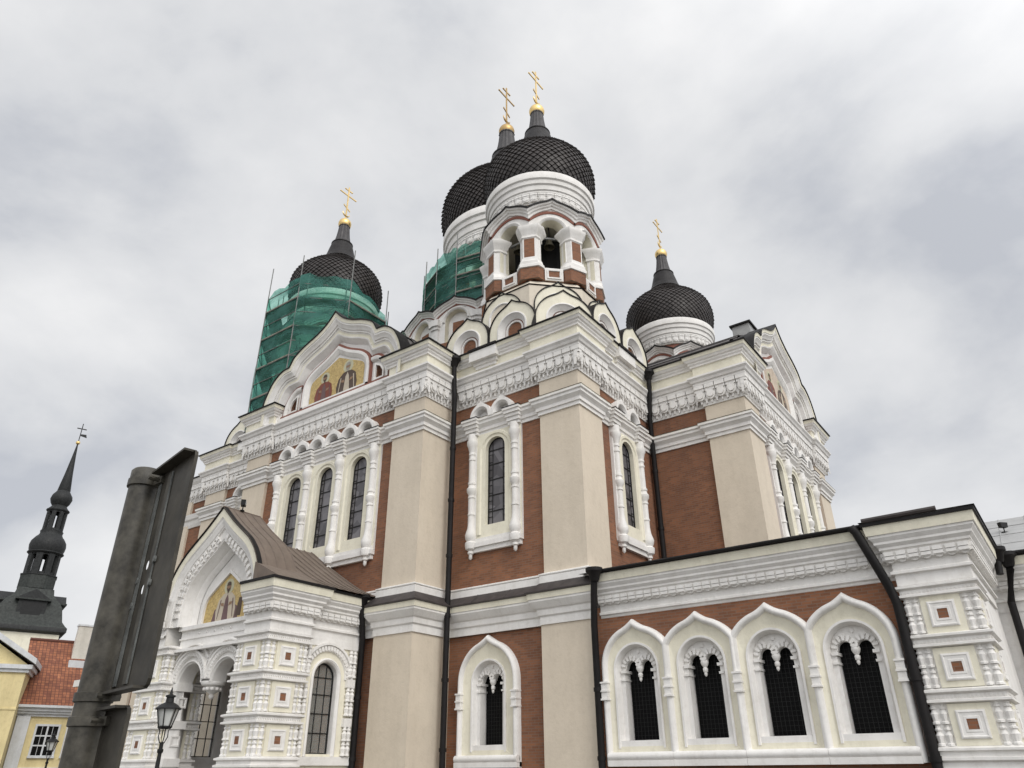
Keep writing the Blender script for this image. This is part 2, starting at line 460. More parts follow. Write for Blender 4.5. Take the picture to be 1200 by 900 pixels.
# brick walls (seen faces get holes)
Z0, ZT = 0.0, 17.6
UPW = dict(v0=9.98, sp=13.12, hw=0.48)
def upholes(us): return [archloop(u, UPW['hw']+0.0, UPW['v0'], UPW['sp'], 10) for u in us]
bw = MB()
A_ARM = [CX-2.13+0.1, CX+0.1, CX+2.13+0.1]
BAYW, BAYB = -16.62, 25.42
T_W = [33.4-2.13, 33.4, 33.4+2.13]
SW = -16.87   # single low window
def rect(u0, u1, v0, v1): return [(u0, v0), (u1, v0), (u1, v1), (u0, v1)]
LOWH = lambda c: archloop(c, 0.74, 2.2, 4.35, 12)
bw.panel(FA(19.94), rect(2*CX+20.6, -20.6, 0, ZT), upholes(A_ARM), 0, BRICK)
bw.panel(FA(21.75), rect(-18.9, -12.6, 0, ZT), upholes([BAYW])+[LOWH(SW)], 0, BRICK)
bw.panel(FA(21.75), rect(2*CX+12.6, 2*CX+18.9, 0, ZT), upholes([2*CX-BAYW])+[LOWH(2*CX-SW)], 0, BRICK)
bw.panel(FB(-12.74), rect(21.7, 27.9, 0, ZT), upholes([BAYB]), 0, BRICK)
bw.panel(FB(-8.39), rect(27.8, 2*CY-27.8, 0, ZT), upholes(T_W), 0, BRICK)
bw.box(FA(27.88), -12.74, -8.45, 0, ZT, -0.5, 0, BRICK)
rest = [(-8.39, 2*CY-27.8)]+[my(p) for p in reversed(Q[:14])]+[my(mx(p)) for p in Q]+[mx(p) for p in reversed(Q[5:])]
bw.plan(rest, [(-0.04, 0), (-0.04, ZT)], BRICK)
bw.build('brick_wall', CATH)
# piers, each a part (upper beige shaft and the slightly wider low shaft)
def pier(x0, x1, y0, y1):
    m = MB(); m.wbox(x0, x1, y0, y1, 7.2, 17.0, BEIGE)
    m.wbox(x0-0.12, x1+0.07, y0-0.08, y1+0.1, 0, 6.2, BEIGE)
    m.build('pier', CATH)
pier(-20.6, -18.86, 19.79, 21.8)
pier(2*CX+18.86, 2*CX+20.6, 19.79, 21.8)
pier(-14.38, -12.59, 21.6, 23.3)
pier(2*CX+12.59, 2*CX+14.38, 21.6, 23.3)
pier(-9.96, -8.24, 27.73, 29.5)
pier(-9.96, -8.24, 2*CY-29.5, 2*CY-27.73)
pier(-14.38, -12.59, 2*CY-23.3, 2*CY-21.6)
pier(2*CX+8.24, 2*CX+9.96, 27.73, 29.5)
# horizontal mouldings round the whole plan
m = MB()
m.plan(OUT, [(0.07, 5.97), (0.13, 5.97), (0.13, 6.22), (0.19, 6.27), (0.21, 6.45), (0.27, 6.50), (0.34, 6.60), (0.41, 6.70), (0.41, 6.76),
             (0.44, 6.78), (0.46, 6.97)], [WHITE]*9+[CREAM], True)
m.build('lower_cornice', CATH)
m = MB()
m.plan(OUT, [(0.46, 6.97), (0.52, 6.985), (0.52, 7.03), (0.09, 7.40)], SKIRT, True)
for i in range(len(OUT)):                           # standing seams of the sheet
    a, b = OUT[i], OUT[(i+1) % len(OUT)]; l = hypot(b[0]-a[0], b[1]-a[1])
    if l < 1.2: continue
    t = ((b[0]-a[0])/l, (b[1]-a[1])/l); nn = (t[1], -t[0]); k = max(1, int(l/1.15))
    for q in range(1, k):
        u = l*q/k; p = (a[0]+t[0]*u, a[1]+t[1]*u)
        m.tube([(p[0]+nn[0]*0.52, p[1]+nn[1]*0.52, 7.035), (p[0]+nn[0]*0.09, p[1]+nn[1]*0.09, 7.405)], 0.014, SKIRT, 4)
m.build('skirt_roof', CATH)
m = MB()
m.plan(OUT, [(0.0, 7.36), (0.13, 7.36), (0.13, 7.58), (0.11, 7.62), (0.15, 7.64), (0.15, 7.68), (0.0, 7.74)], WHITE, True)
m.build('base_moulding', CATH)
m = MB()
m.plan(OUT, [(0, 13.84), (0.06, 13.84), (0.06, 13.98), (0.12, 14.0), (0.12, 14.14), (0.17, 14.2), (0.25, 14.28), (0.25, 14.38), (0.31, 14.42), (0.31, 14.5),
             (0.32, 14.52), (0.32, 14.545), (0, 14.62)], [WHITE]*9+[CREAM, DARK, DARK], True)
m.build('string_course', CATH)
# main entablature with hanging corbel frieze
m = MB()
m.plan(OUT, [(0, 15.34), (0.05, 15.34), (0.05, 16.25), (0.30, 16.28), (0.30, 16.36), (0.36, 16.40), (0.40, 16.50), (0.47, 16.58), (0.47, 16.66), (0.25, 16.74)], WHITE, True)
def frieze(m, path, z0, h, sp, dep, closed=False, mat=WHITE, d0=0.05):
    """row of scalloped corbels with slits between their heads"""
    n = len(path)
    for i in range(n if closed else n-1):
        a, b = path[i], path[(i+1) % n]
        l = hypot(b[0]-a[0], b[1]-a[1])
        if l < 0.25: continue
        t = ((b[0]-a[0])/l, (b[1]-a[1])/l); ang = atan2(-t[0], t[1])
        # convex ends reach the outer corner
        def turn(p, q, r): return (q[0]-p[0])*(r[1]-q[1])-(q[1]-p[1])*(r[0]-q[0])
        pa = path[i-1] if (closed or i > 0) else None
        nb = path[(i+2) % n] if (closed or i < n-2) else None
        ea = dep if pa and turn(pa, a, b) > 1e-6 else (-dep if pa and turn(pa, a, b) < -1e-6 else 0)
        eb = dep if nb and turn(a, b, nb) > 1e-6 else (-dep if nb and turn(a, b, nb) < -1e-6 else 0)
        u0, u1 = -ea*0.999, l+eb*0.999
        if u1-u0 < 0.2: continue
        k = max(1, round((u1-u0)/sp)); s = (u1-u0)/k; hs = s/2
        fr = Fr((a[0], a[1], 0), ang)
        q1, q2 = h*0.36, h*0.62
        for j in range(k):
            c = u0+s*(j+0.5)
            for e in (-0.5, 0.5):
                cc_ = c+e*hs; q = hs*0.5
                sh = [(cc_-q, z0), (cc_-q*0.8, z0), (cc_-q*0.6, z0+q1*0.45), (cc_, z0+q1*0.62), (cc_+q*0.6, z0+q1*0.45), (cc_+q*0.8, z0), (cc_+q, z0), (cc_+q, z0+q1), (cc_-q, z0+q1)]
                m.prism(fr, sh, d0, dep*0.45, mat)
            for rr, dd in ((0.94, 0.66), (0.62, 0.84)):
                zc = z0+q2*0.72
                m.prism(fr, [(c-hs*rr, z0+q2)]+[(c+hs*rr*cos(a_), zc+hs*rr*1.15*sin(a_)) for a_ in [pi+pi*i/8 for i in range(9)]]+[(c+hs*rr, z0+q2)], d0, dep*dd, mat)
            m.box(fr, c-hs*0.92, c+hs*0.92, z0+q2+0.005, z0+q2+(h-q2)*0.42, d0, dep*0.84, mat)
            m.box(fr, c-hs*0.92, c+hs*0.92, z0+q2+(h-q2)*0.42, z0+h, d0, dep, mat)
frieze(m, OUT, 15.42, 0.85, 0.43, 0.30, True)
m.build('main_entablature', CATH)
# parapet: four runs, each between two gables
PP = [(CX+4.62, 19.94)]+Q+[(-8.39, CY-4.62)]
PARA = [(0.25, 16.74), (0.25, 17.16), (0.32, 17.17), (0.32, 17.24), (0.38, 17.30), (0.38, 17.36), (0.45, 17.40), (0.50, 17.50), (0.52, 17.50), (0.55, 17.66), (0.61, 17.665), (0.61, 17.72), (0.1, 17.82)]
PMAT = [CREAM]+[WHITE]*6+[WHITE, CREAM, DARK, DARK, DARK]
for fn in (lambda P: P, lambda P: [my(p) for p in reversed(P)], lambda P: [my(mx(p)) for p in P], lambda P: [mx(p) for p in reversed(P)]):
    m = MB(); path = fn(PP); m.plan(path, PARA, PMAT)
    for i in range(len(path)-1):
        a, b = path[i], path[i+1]; l = hypot(b[0]-a[0], b[1]-a[1])
        if l < 4.2: continue
        t = ((b[0]-a[0])/l, (b[1]-a[1])/l); ang = atan2(-t[0], t[1]); fr = Fr((a[0], a[1], 0), ang); c = l*0.42
        m.box(fr, c-0.55, c+0.55, 16.86, 17.155, 0.1, 0.33, WHITE)
        m.box(fr, c-0.62, c+0.62, 17.0, 17.158, 0.1, 0.40, WHITE)
        m.box(fr, c-0.72, c+0.72, 17.165, 17.62, 0.1, 0.59, WHITE)
        m.box(fr, c-0.76, c+0.76, 17.64, 17.738, 0.1, 0.66, DARK)
    m.build('parapet', CATH)
# low roofs behind the parapet
m = MB()
for x0, x1, y0, y1 in ((CX-5.7, CX+5.7, CY-13.6, CY+13.6), (CX-16.2, CX+16.2, CY-5.6, CY+5.6), (CX-12.0, CX+12.0, CY-11.7, CY+11.7)):
    m.plan([(x0, y0), (x1, y0), (x1, y1), (x0, y1)], [(0.0, 17.0), (0.0, 17.72), (-2.0, 18.15+0.01*(x1-x0)), (-4.0, 18.25+0.01*(x1-x0))], ROOFG, True)
m.box(FA(CY), CX-11.5, CX+11.5, 16.9, 17.9, -11.3, 11.3, ROOFG)
m.build('roof', CATH)

# the wing that carries on to the left, without a parapet
m = MB(); m.wbox(-41.2, -37.0, 22.0, 27.0, 0, 16.3, BRICK); m.build('wing_wall', CATH)
m = MB(); wp = [(-41.2, 27.0), (-41.2, 22.0), (-37.3, 22.0)]
m.plan(wp, [(0, 15.34), (0.05, 15.34), (0.05, 16.25), (0.30, 16.28), (0.30, 16.36), (0.40, 16.50), (0.47, 16.66), (0.52, 16.67), (0.52, 16.74), (-2.0, 17.0)], [WHITE]*6+[DARK, DARK, ROOFG])
frieze(m, wp, 15.42, 0.85, 0.43, 0.30)
m.build('wing_cornice', CATH); m = MB()
m.plan(wp, [(0, 13.84), (0.06, 13.84), (0.12, 14.0), (0.17, 14.2), (0.25, 14.28), (0.31, 14.5), (0.32, 14.545), (0, 14.62)], [WHITE]*6+[DARK])
m.build('wing_string_course', CATH); m = MB()
m.plan(wp, [(0.07, 5.97), (0.13, 6.22), (0.21, 6.45), (0.41, 6.70), (0.46, 6.97), (0.52, 7.03), (0.09, 7.40), (0.13, 7.41), (0.13, 7.6), (0, 7.74)], [WHITE]*4+[SKIRT, SKIRT]+[WHITE]*3)
m.build('wing_lower_cornice', CATH)
m = MB(); m.wbox(-40.9, -38.8, 21.88, 22.3, 0, 15.4, BEIGE); m.build('wing_pier', CATH)
m = MB(); m.wbox(-47, -41.3, 21.9, 26.5, 0, 6.0, BEIGE); m.wbox(-47.2, -41.3, 21.7, 26.7, 6.0, 6.35, WHITE); m.build('low_wing_wall', CATH)

# gables of the cross arms
def cat2(*segs):
    o = []
    for s in segs:
        c = catmull(s, 4)
        o += c if not o else c[1:]
    return o
G_OUT = mirror_curve(cat2([(0, 21.67), (0.55, 21.12), (1.25, 20.72), (2.05, 20.42), (2.75, 20.02), (3.08, 19.52)], [(3.08, 19.52), (3.6, 19.46), (4.15, 19.1), (4.52, 18.55), (4.75, 17.95), (4.80, 17.3), (4.8, 16.75)]))
G_MAR = mirror_curve(cat2([(0, 19.92), (0.75, 19.46), (1.75, 19.0), (2.2, 18.55), (2.32, 18.0)], [(2.32, 18.0), (2.32, 17.0)]))
G_MOS = mirror_curve(cat2([(0, 19.30), (0.9, 18.88), (1.65, 18.55), (1.86, 18.3), (1.88, 17.95)], [(1.88, 17.95), (1.88, 17.12)]))
def figure(m, fr, u, v, h, robe, inner, beard, d):
    """a standing robed figure laid in mosaic"""
    w = h*0.58
    m.fill(fr, [(u+0.19*h*cos(a*pi/9), v+h*0.80+0.19*h*sin(a*pi/9)) for a in range(18)], d+0.004, HALO)
    m.fill(fr, [(u-w*0.62, v), (u+w*0.62, v), (u+w*0.66, v+h*0.25), (u+w*0.55, v+h*0.52), (u+w*0.28, v+h*0.64), (u, v+h*0.66), (u-w*0.28, v+h*0.64), (u-w*0.58, v+h*0.5), (u-w*0.7, v+h*0.25)], d+0.008, robe)
    m.fill(fr, [(u-w*0.2, v), (u+w*0.22, v), (u+w*0.1, v+h*0.5), (u, v+h*0.62), (u-w*0.12, v+h*0.5)], d+0.012, inner)
    for s in (-1, 1):
        m.fill(fr, [(u+s*w*0.15, v+h*0.33), (u+s*w*0.36, v+h*0.36), (u+s*w*0.4, v+h*0.42), (u+s*w*0.2, v+h*0.42)], d+0.016, SKIN)
        m.fill(fr, [(u+s*w*0.5, v+h*0.05), (u+s*w*0.54, v+h*0.05), (u+s*w*0.44, v+h*0.5), (u+s*w*0.38, v+h*0.5)], d+0.016, inner)
    m.fill(fr, [(u+0.085*h*cos(a*pi/8), v+h*0.79+0.115*h*sin(a*pi/8)) for a in range(16)], d+0.018, SKIN)
    m.fill(fr, [(u-0.08*h, v+h*0.77), (u, v+h*0.62), (u+0.08*h, v+h*0.77), (u, v+h*0.74)], d+0.022, beard)
    m.fill(fr, [(u-0.09*h, v+h*0.82), (u+0.09*h, v+h*0.82), (u+0.07*h, v+h*0.90), (u, v+h*0.925), (u-0.07*h, v+h*0.90)], d+0.022, beard)
def gable(o, ang, visible):
    fr = Fr(o, ang)
    g = MB()
    prof = [(-0.03, -0.1), (-0.03, 0.62), (0.03, 0.62), (0.03, 0.57), (0.20, 0.55), (0.20, 0.52), (0.28, 0.52), (0.36, 0.44), (0.46, 0.40), (0.46, 0.34), (0.56, 0.34), (0.58, 0.28), (0.62, 0.26), (0.78, 0.25), (0.78, 0.30), (0.85, 0.28), (0.94, 0.14), (1.0, 0.10), (1.06, 0.012)]
    mats = [DARK, DARK, DARK, CREAM, WHITE, WHITE, WHITE, WHITE, WHITE, WHITE, WHITE, WHITE, CREAM, WHITE, WHITE, WHITE, WHITE, WHITE]
    g.sweep(fr, [p for p in G_OUT if p[1] > 17.7], prof[:4], DARK)
    g.sweep(fr, [(u, max(v, 16.76)) for u, v in G_OUT], prof[3:], mats[3:])
    inner = offset(G_OUT, 1.25, False)
    g.fill(fr, offset(G_OUT, 0.2, False), 0.012, WHITE); g.fill(fr, offset(G_OUT, 0.2, False), -0.3, WHITE)
    # base sill and maroon line
    g.box(fr, -4.6, 4.6, 16.6, 16.98, 0, 0.24, WHITE)
    g.box(fr, -3.75, 3.75, 16.98, 17.09, 0, 0.20, MAROON)
    # mosaic frame
    loop = G_MAR
    g.sweep(fr, loop, [(-0.10, 0.0), (-0.10, 0.12), (0.02, 0.12)], MAROON)
    g.sweep(fr, loop, [(0.02, 0.12), (0.02, 0.17), (0.16, 0.17), (0.2, 0.13), (0.30, 0.10), (0.36, 0.02)], WHITE)
    g.box(fr, -2.3, 2.3, 17.09, 17.2, 0, 0.17, WHITE)
    for s in (-1, 1):
        q = [(s*2.42, 18.42), (s*2.8, 18.42), (s*3.15, 18.22), (s*3.45, 17.85), (s*3.6, 17.4), (s*3.6, 17.02)]
        q = catmull(q, 4)
        if s < 0: q = q[::-1]
        g.sweep(fr, q, [(-0.10, 0.0), (-0.10, 0.12), (0.02, 0.12)], MAROON)
        g.sweep(fr, q, [(0.02, 0.12), (0.02, 0.17), (0.14, 0.17), (0.20, 0.13), (0.24, 0.02)], WHITE)
        hole = [(s*2.72, 17.25), (s*3.2, 17.25), (s*3.18, 17.55), (s*3.0, 17.82), (s*2.72, 17.95)]
        g.prism(fr, hole, 0.0, 0.03, BRICK)
        g.sweep(fr, hole if s < 0 else hole, [(0.0, 0.03), (0.0, 0.12), ((0.08 if s > 0 else -0.08), 0.12)], WHITE, True)
    go = g.build('gable', CATH, 40)
    mo = MB(); mo.fill(fr, G_MOS, 0.03, GOLDM if ang < -1 else SHEENM)
    figure(mo, fr, -0.85, 17.16, 1.6, ROBE1, ROBE3, ROBE2, 0.03)
    figure(mo, fr, 0.75, 17.16, 1.78, ROBE2, ROBE4, BEARD, 0.03)
    mo.build('mosaic', go)
    r = MB()       # metal roof following the gable, running back to the middle
    rp = offset(G_OUT, 0.05, False)
    rows = [[fr.P(u, v, d) for u, v in rp] for d in (0.0, -0.6, -8.6)]
    rows2 = [[fr.P(u, v+0.10, d) for u, v in rp] for d in (-0.6, -8.6)]
    r.grid(rows, ROOFG); r.grid(rows2, ROOFG)
    for k in range(0, len(rp), 3):
        r.tube([fr.P(rp[k][0], rp[k][1]+0.12, -0.6), fr.P(rp[k][0], rp[k][1]+0.12, -8.5)], 0.03, ROOFG, 4)
    r.build('gable_roof', CATH, 35)
gable((CX, 19.94, 0), -pi/2, True)
gable((-8.39, CY, 0), 0, True)
gable((2*CX+8.39, CY, 0), pi, False)
# roof lantern box behind the right gable
m = MB(); m.wbox(-9.85, -8.95, 33.1, 34.1, 20.8, 22.0, SHEET); m.wbox(-9.95, -8.85, 33.0, 34.2, 22.0, 22.1, DARK)
m.build('roof_vent_box', CATH)

# ---- upper windows with colonnettes and hood arches
def turned(m, fr, u, d, prof, mat, n=12):
    c = fr.P(u, 0, d); m.lathe(c, prof, mat, n)
COLP = [(0.02, 8.72), (0.07, 8.78), (0.07, 8.92), (0.12, 8.95), (0.12, 9.02), (0.09, 9.05), (0.2, 9.12), (0.23, 9.25), (0.23, 9.36), (0.16, 9.42), (0.22, 9.52), (0.24, 9.68), (0.15, 9.95), (0.125, 10.2),
        (0.125, 10.45), (0.15, 10.47), (0.15, 10.53), (0.125, 10.55), (0.125, 11.15), (0.155, 11.17), (0.155, 11.23), (0.12, 11.25), (0.14, 11.33), (0.20, 11.42), (0.21, 11.56), (0.15, 11.62), (0.135, 11.72), (0.165, 11.74), (0.165, 11.82), (0.125, 11.84),
        (0.12, 12.75), (0.15, 12.77), (0.15, 12.84), (0.12, 12.86), (0.12, 12.98), (0.15, 13.0), (0.15, 13.08), (0.13, 13.1), (0.19, 13.35), (0.24, 13.45), (0.24, 13.6), (0.2, 13.62), (0.2, 13.9)]
def upper_window(fr, us):
    n = len(us); c0 = sum(us)/n; W2 = 1.065*n
    f = MB()
    u0, u1 = c0-W2-0.22, c0+W2+0.22
    holes = upholes(us)
    f.panel(fr, rect(u0, u1, 9.35, 13.86), [offset(h, 0.0, True) for h in holes], 0.10, CREAM)
    for h in holes:
        f.walls(fr, offset(h, 0.0, True), 0.10, -0.14, CREAM)
        b = archpath(sum(p[0] for p in h[:2])/2, 0.70, 9.62, 13.02, 12)
        f.sweep(fr, b, [(-0.16, 0.10), (-0.12, 0.15), (-0.02, 0.15), (0.03, 0.10)], CREAM)
    f.walls(fr, rect(u0, u1, 9.35, 13.86), 0.10, 0.0, WHITE)
    # sill
    f.box(fr, u0+0.06, u1-0.06, 8.98, 9.16, 0, 0.14, WHITE)
    f.box(fr, u0, u1, 9.16, 9.34, 0, 0.22, WHITE)
    f.box(fr, u0+0.03, u1-0.03, 9.34, 9.5, 0, 0.15, WHITE)
    wo = f.build('window', CATH)
    for i in range(n+1):
        u = c0-(0.1 if n > 1 else 0.05)+(i-n/2)*2.13
        k = MB(); k.box(fr, u-0.2, u+0.2, 9.2, 13.86, 0, 0.13, WHITE)
        turned(k, fr, u, 0.16, COLP, WHITE)
        # string course breaks forward over each colonnette
        for a, b, d in ((13.84, 13.98, 0.24), (13.98, 14.14, 0.30), (14.14, 14.28, 0.36), (14.28, 14.42, 0.43), (14.42, 14.52, 0.48)):
            k.box(fr, u-0.28-(d-0.24)*0.5, u+0.28+(d-0.24)*0.5, a, b, 0.0, d, WHITE)
        k.box(fr, u-0.42, u+0.42, 14.523, 14.55, 0, 0.5, DARK)
        k.build('colonnette', wo, 40)
    hd = MB()
    hw = 1.065/2
    for i in range(2*n):
        c = c0-0.08+(i-n+0.5)*1.065
        p = archpath(c, hw, 14.5, 14.62, 20, 0.12, 0.16)
        q = archpath(c, hw-0.13, 14.5, 14.62, 20)
        hd.sweep(fr, p, [(0.0, 0.0), (0.0, 0.34)], WHITE)
        hd.grid([[fr.P(u, v, 0.34) for u, v in p], [fr.P(u, v, 0.34) for u, v in q]], WHITE)
        hd.sweep(fr, q, [(0.0, 0.34), (0.03, 0.30), (0.06, 0.28), (0.10, 0.22), (0.12, 0.10), (0.12, 0.02)], WHITE)
        hd.fill(fr, q, 0.03, WHITE)
    hd.build('hood_arch', wo, 40)
    for u, h in zip(us, holes):
        p = MB(); p.fill(fr, offset(h, 0.03, True), -0.11, LGLASS); po = p.build('pane', wo)
        b = MB()
        for z in (10.55, 11.2, 11.85, 12.5, 13.1):
            b.box(fr, u-0.45, u+0.45, z-0.018, z+0.018, -0.106, -0.08, LEAD)
        for du in (-0.26, 0.26):
            b.box(fr, u+du-0.011, u+du+0.011, 10.0, 13.5, -0.106, -0.084, LEAD)
        for z in [10.0+0.325*k for k in range(1, 10)]:
            b.box(fr, u-0.45, u-0.27, z-0.009, z+0.009, -0.106, -0.086, LEAD)
            b.box(fr, u+0.27, u+0.45, z-0.009, z+0.009, -0.106, -0.086, LEAD)
        b.sweep(fr, archpath(u, 0.475, 9.99, 13.12, 12), [(0, -0.11), (0, -0.07), (0.035, -0.07), (0.035, -0.11)], LEAD)
        b.build('glazing_bars', wo)
upper_window(FA(19.94), A_ARM)
upper_window(FA(21.75), [BAYW])
upper_window(FA(21.75), [2*CX-BAYW])
upper_window(FB(-12.74), [BAYB])
upper_window(FB(-8.39), T_W)

# ---- low keel-arched windows with fretted heads
def low_window(fr, c, hw, bot, apex, par, wide=None, last=True, ends=(True, True), dk=1.0):
    hb = 1.0525 if wide else hw
    R_ = wide or hw
    """hw: half width of the outer roll; par: parent part"""
    tip = 0.18; sp = apex-tip-R_; a0 = math.acos(min(1.0, hw/R_)); top = apex-tip; ez = top-hw*1.03
    f = MB()
    def kp(h, v0, s, t):      # keel arch path, a little flattened
        pts = [(c-h, v0)]
        for i in range(49):
            tau = i/24-1; el = ends[0] if i < 24 else ends[1]
            if el: a = pi/2-tau*pi/2; x, z = h*cos(a), ez+(top-ez)*sin(a)
            else: a = pi/2-tau*(pi/2-a0); x, z = R_*cos(a), s+R_*sin(a)
            q = abs(x)/(h*0.34)
            pts.append((c+x, z+(t*(1-q)**1.7 if q < 1 else 0)))
        return pts+[(c+h, v0)]
    outer = kp(hw, bot, sp, tip)
    iw = 0.66; isp = 4.34
    # outer roll
    f.sweep(fr, outer, [(0, 0.0), (0, 0.12*dk), (0.02, 0.20*dk), (0.07, 0.26*dk), (0.12, 0.27*dk), (0.17, 0.24*dk), (0.20, 0.17*dk), (0.21, 0.13)], WHITE)
    band = tidy(outer, offset(outer, 0.21, False))
    inn = archpath(c, iw+0.1, bot+0.45, isp, 48)
    # cream splay between the roll and the inner frame
    f.grid([[fr.P(u, v, 0.13) for u, v in band], [fr.P(u, v, 0.06) for u, v in inn]], CREAM)
    f.grid([[fr.P(u, v, 0.035) for u, v in tidy(outer, offset(outer, 0.08, False))], [fr.P(u, v, 0.035) for u, v in inn]], CREAM)
    f.sweep(fr, inn, [(0, 0.06), (0, 0.12), (0.06, 0.12), (0.10, 0.05), (0.10, 0.0), (0.13, -0.04), (0.13, -0.22)], WHITE)
    # base rolls
    f.box(fr, c-hb, c+hb, bot-0.02, bot+0.14, 0, 0.30, WHITE)
    f.tube([fr.P(c-hb, bot+0.24, 0.20), fr.P(c+hb, bot+0.24, 0.20)], 0.12, WHITE, 10)
    f.prism(fr, [(c-hw+0.25, bot+0.3), (c+hw-0.25, bot+0.3), (c+iw+0.08, bot+0.5), (c-iw-0.08, bot+0.5)], 0.0, 0.1, CREAM)
    f.box(fr, c-iw-0.05, c+iw+0.05, bot+0.46, 2.36, -0.1, 0.09, WHITE)
    # jamb collars
    for s in ((-1, 1) if last else (-1,)):
        for z in (3.48, 3.72, 3.96):
            f.prism(fr, [(c+s*(hw-0.11)-0.125, z), (c+s*(hw-0.11)+0.125, z), (c+s*(hw-0.11)+0.125, z+0.05), (c+s*(hw-0.11)-0.125, z+0.05)], 0, 0.315, WHITE)
        f.box(fr, c+s*(hw-0.11)-0.105, c+s*(hw-0.11)+0.105, 3.5, 3.98, 0, 0.285, WHITE)
    # jamb blocks inside narrowing to the opening
    ow = 0.49
    for s in (-1, 1):
        f.box(fr, min(c+s*ow, c+s*0.7), max(c+s*ow, c+s*0.7), 2.2, 4.3, -0.5, -0.08, WHITE)
        f.box(fr, min(c+s*(ow-0.03), c+s*0.6), max(c+s*(ow-0.03), c+s*0.6), 4.02, 4.08, -0.5, -0.03, WHITE)
        f.box(fr, min(c+s*(ow-0.06), c+s*0.6), max(c+s*(ow-0.06), c+s*0.6), 4.24, 4.32, -0.5, -0.02, WHITE)
    # fretted head: plate with two lobes and a hanging pendant
    lob = []
    for q in (-1, 1):
        lob += [(c+q*0.25+0.19*cos(a), 4.40+0.19*sin(a)) for a in [pi-pi*i/10 for i in range(11)]]
    top = list(reversed(arc(c, isp, 0.64, 16)))
    plate = [(c-0.64, 4.3)]+[(c-0.5, 4.3)]+lob+[(c+0.5, 4.3), (c+0.64, 4.3)]+top[1:-1]
    f.prism(fr, plate, -0.34, -0.14, WHITE)
    for q in (-1, 1):
        cx = c+q*0.25
        for k in range(7):
            a = pi*(k+0.5)/7
            pp = [(cx+r*cos(a)+e2*sin(a), 4.40+r*sin(a)-e2*cos(a)) for r, e2 in ((0.2, -0.03), (0.2, 0.03), (0.33, 0.045), (0.36, 0.0), (0.33, -0.045))]
            f.prism(fr, pp, -0.2, -0.072-0.003*q-0.0008*k, WHITE)
    for k in range(5):
        a = pi*(k+0.5)/5
        cc = (c+0.5*cos(a), 4.42+0.42*sin(a))
        f.prism(fr, [(cc[0]+0.06*cos(t*pi/3), cc[1]+0.06*sin(t*pi/3)) for t in range(6)], -0.2, -0.1, WHITE)
    turned(f, fr, c, -0.18, [(0.01, 3.98), (0.035, 4.01), (0.05, 4.06), (0.04, 4.09), (0.07, 4.12), (0.075, 4.2), (0.05, 4.23), (0.09, 4.29), (0.12, 4.36), (0.11, 4.42), (0.05, 4.5), (0.001, 4.51)], WHITE)
    wo = f.build('arched_window', par, 45)
    p = MB(); p.fill(fr, rect(c-0.72, c+0.72, 2.2, 5.05), -0.45, BLACKGLASS); p.build('pane', wo)
    gr = MB()
    for k in range(9):
        u = c-0.46+0.92*k/8; gr.box(fr, u-0.005, u+0.005, 2.37, 4.55, -0.40, -0.39, IRON)
    for k in range(18):
        z = 2.5+k*0.12; gr.box(fr, c-0.48, c+0.48, z-0.004, z+0.004, -0.40, -0.392, IRON)
    gr.build('window_grille', wo)
    return wo
low_window(FA(21.75), SW, 1.32, 1.70, 5.9, CATH)
low_window(FA(21.75), 2*CX-SW, 1.32, 1.70, 5.9, CATH)

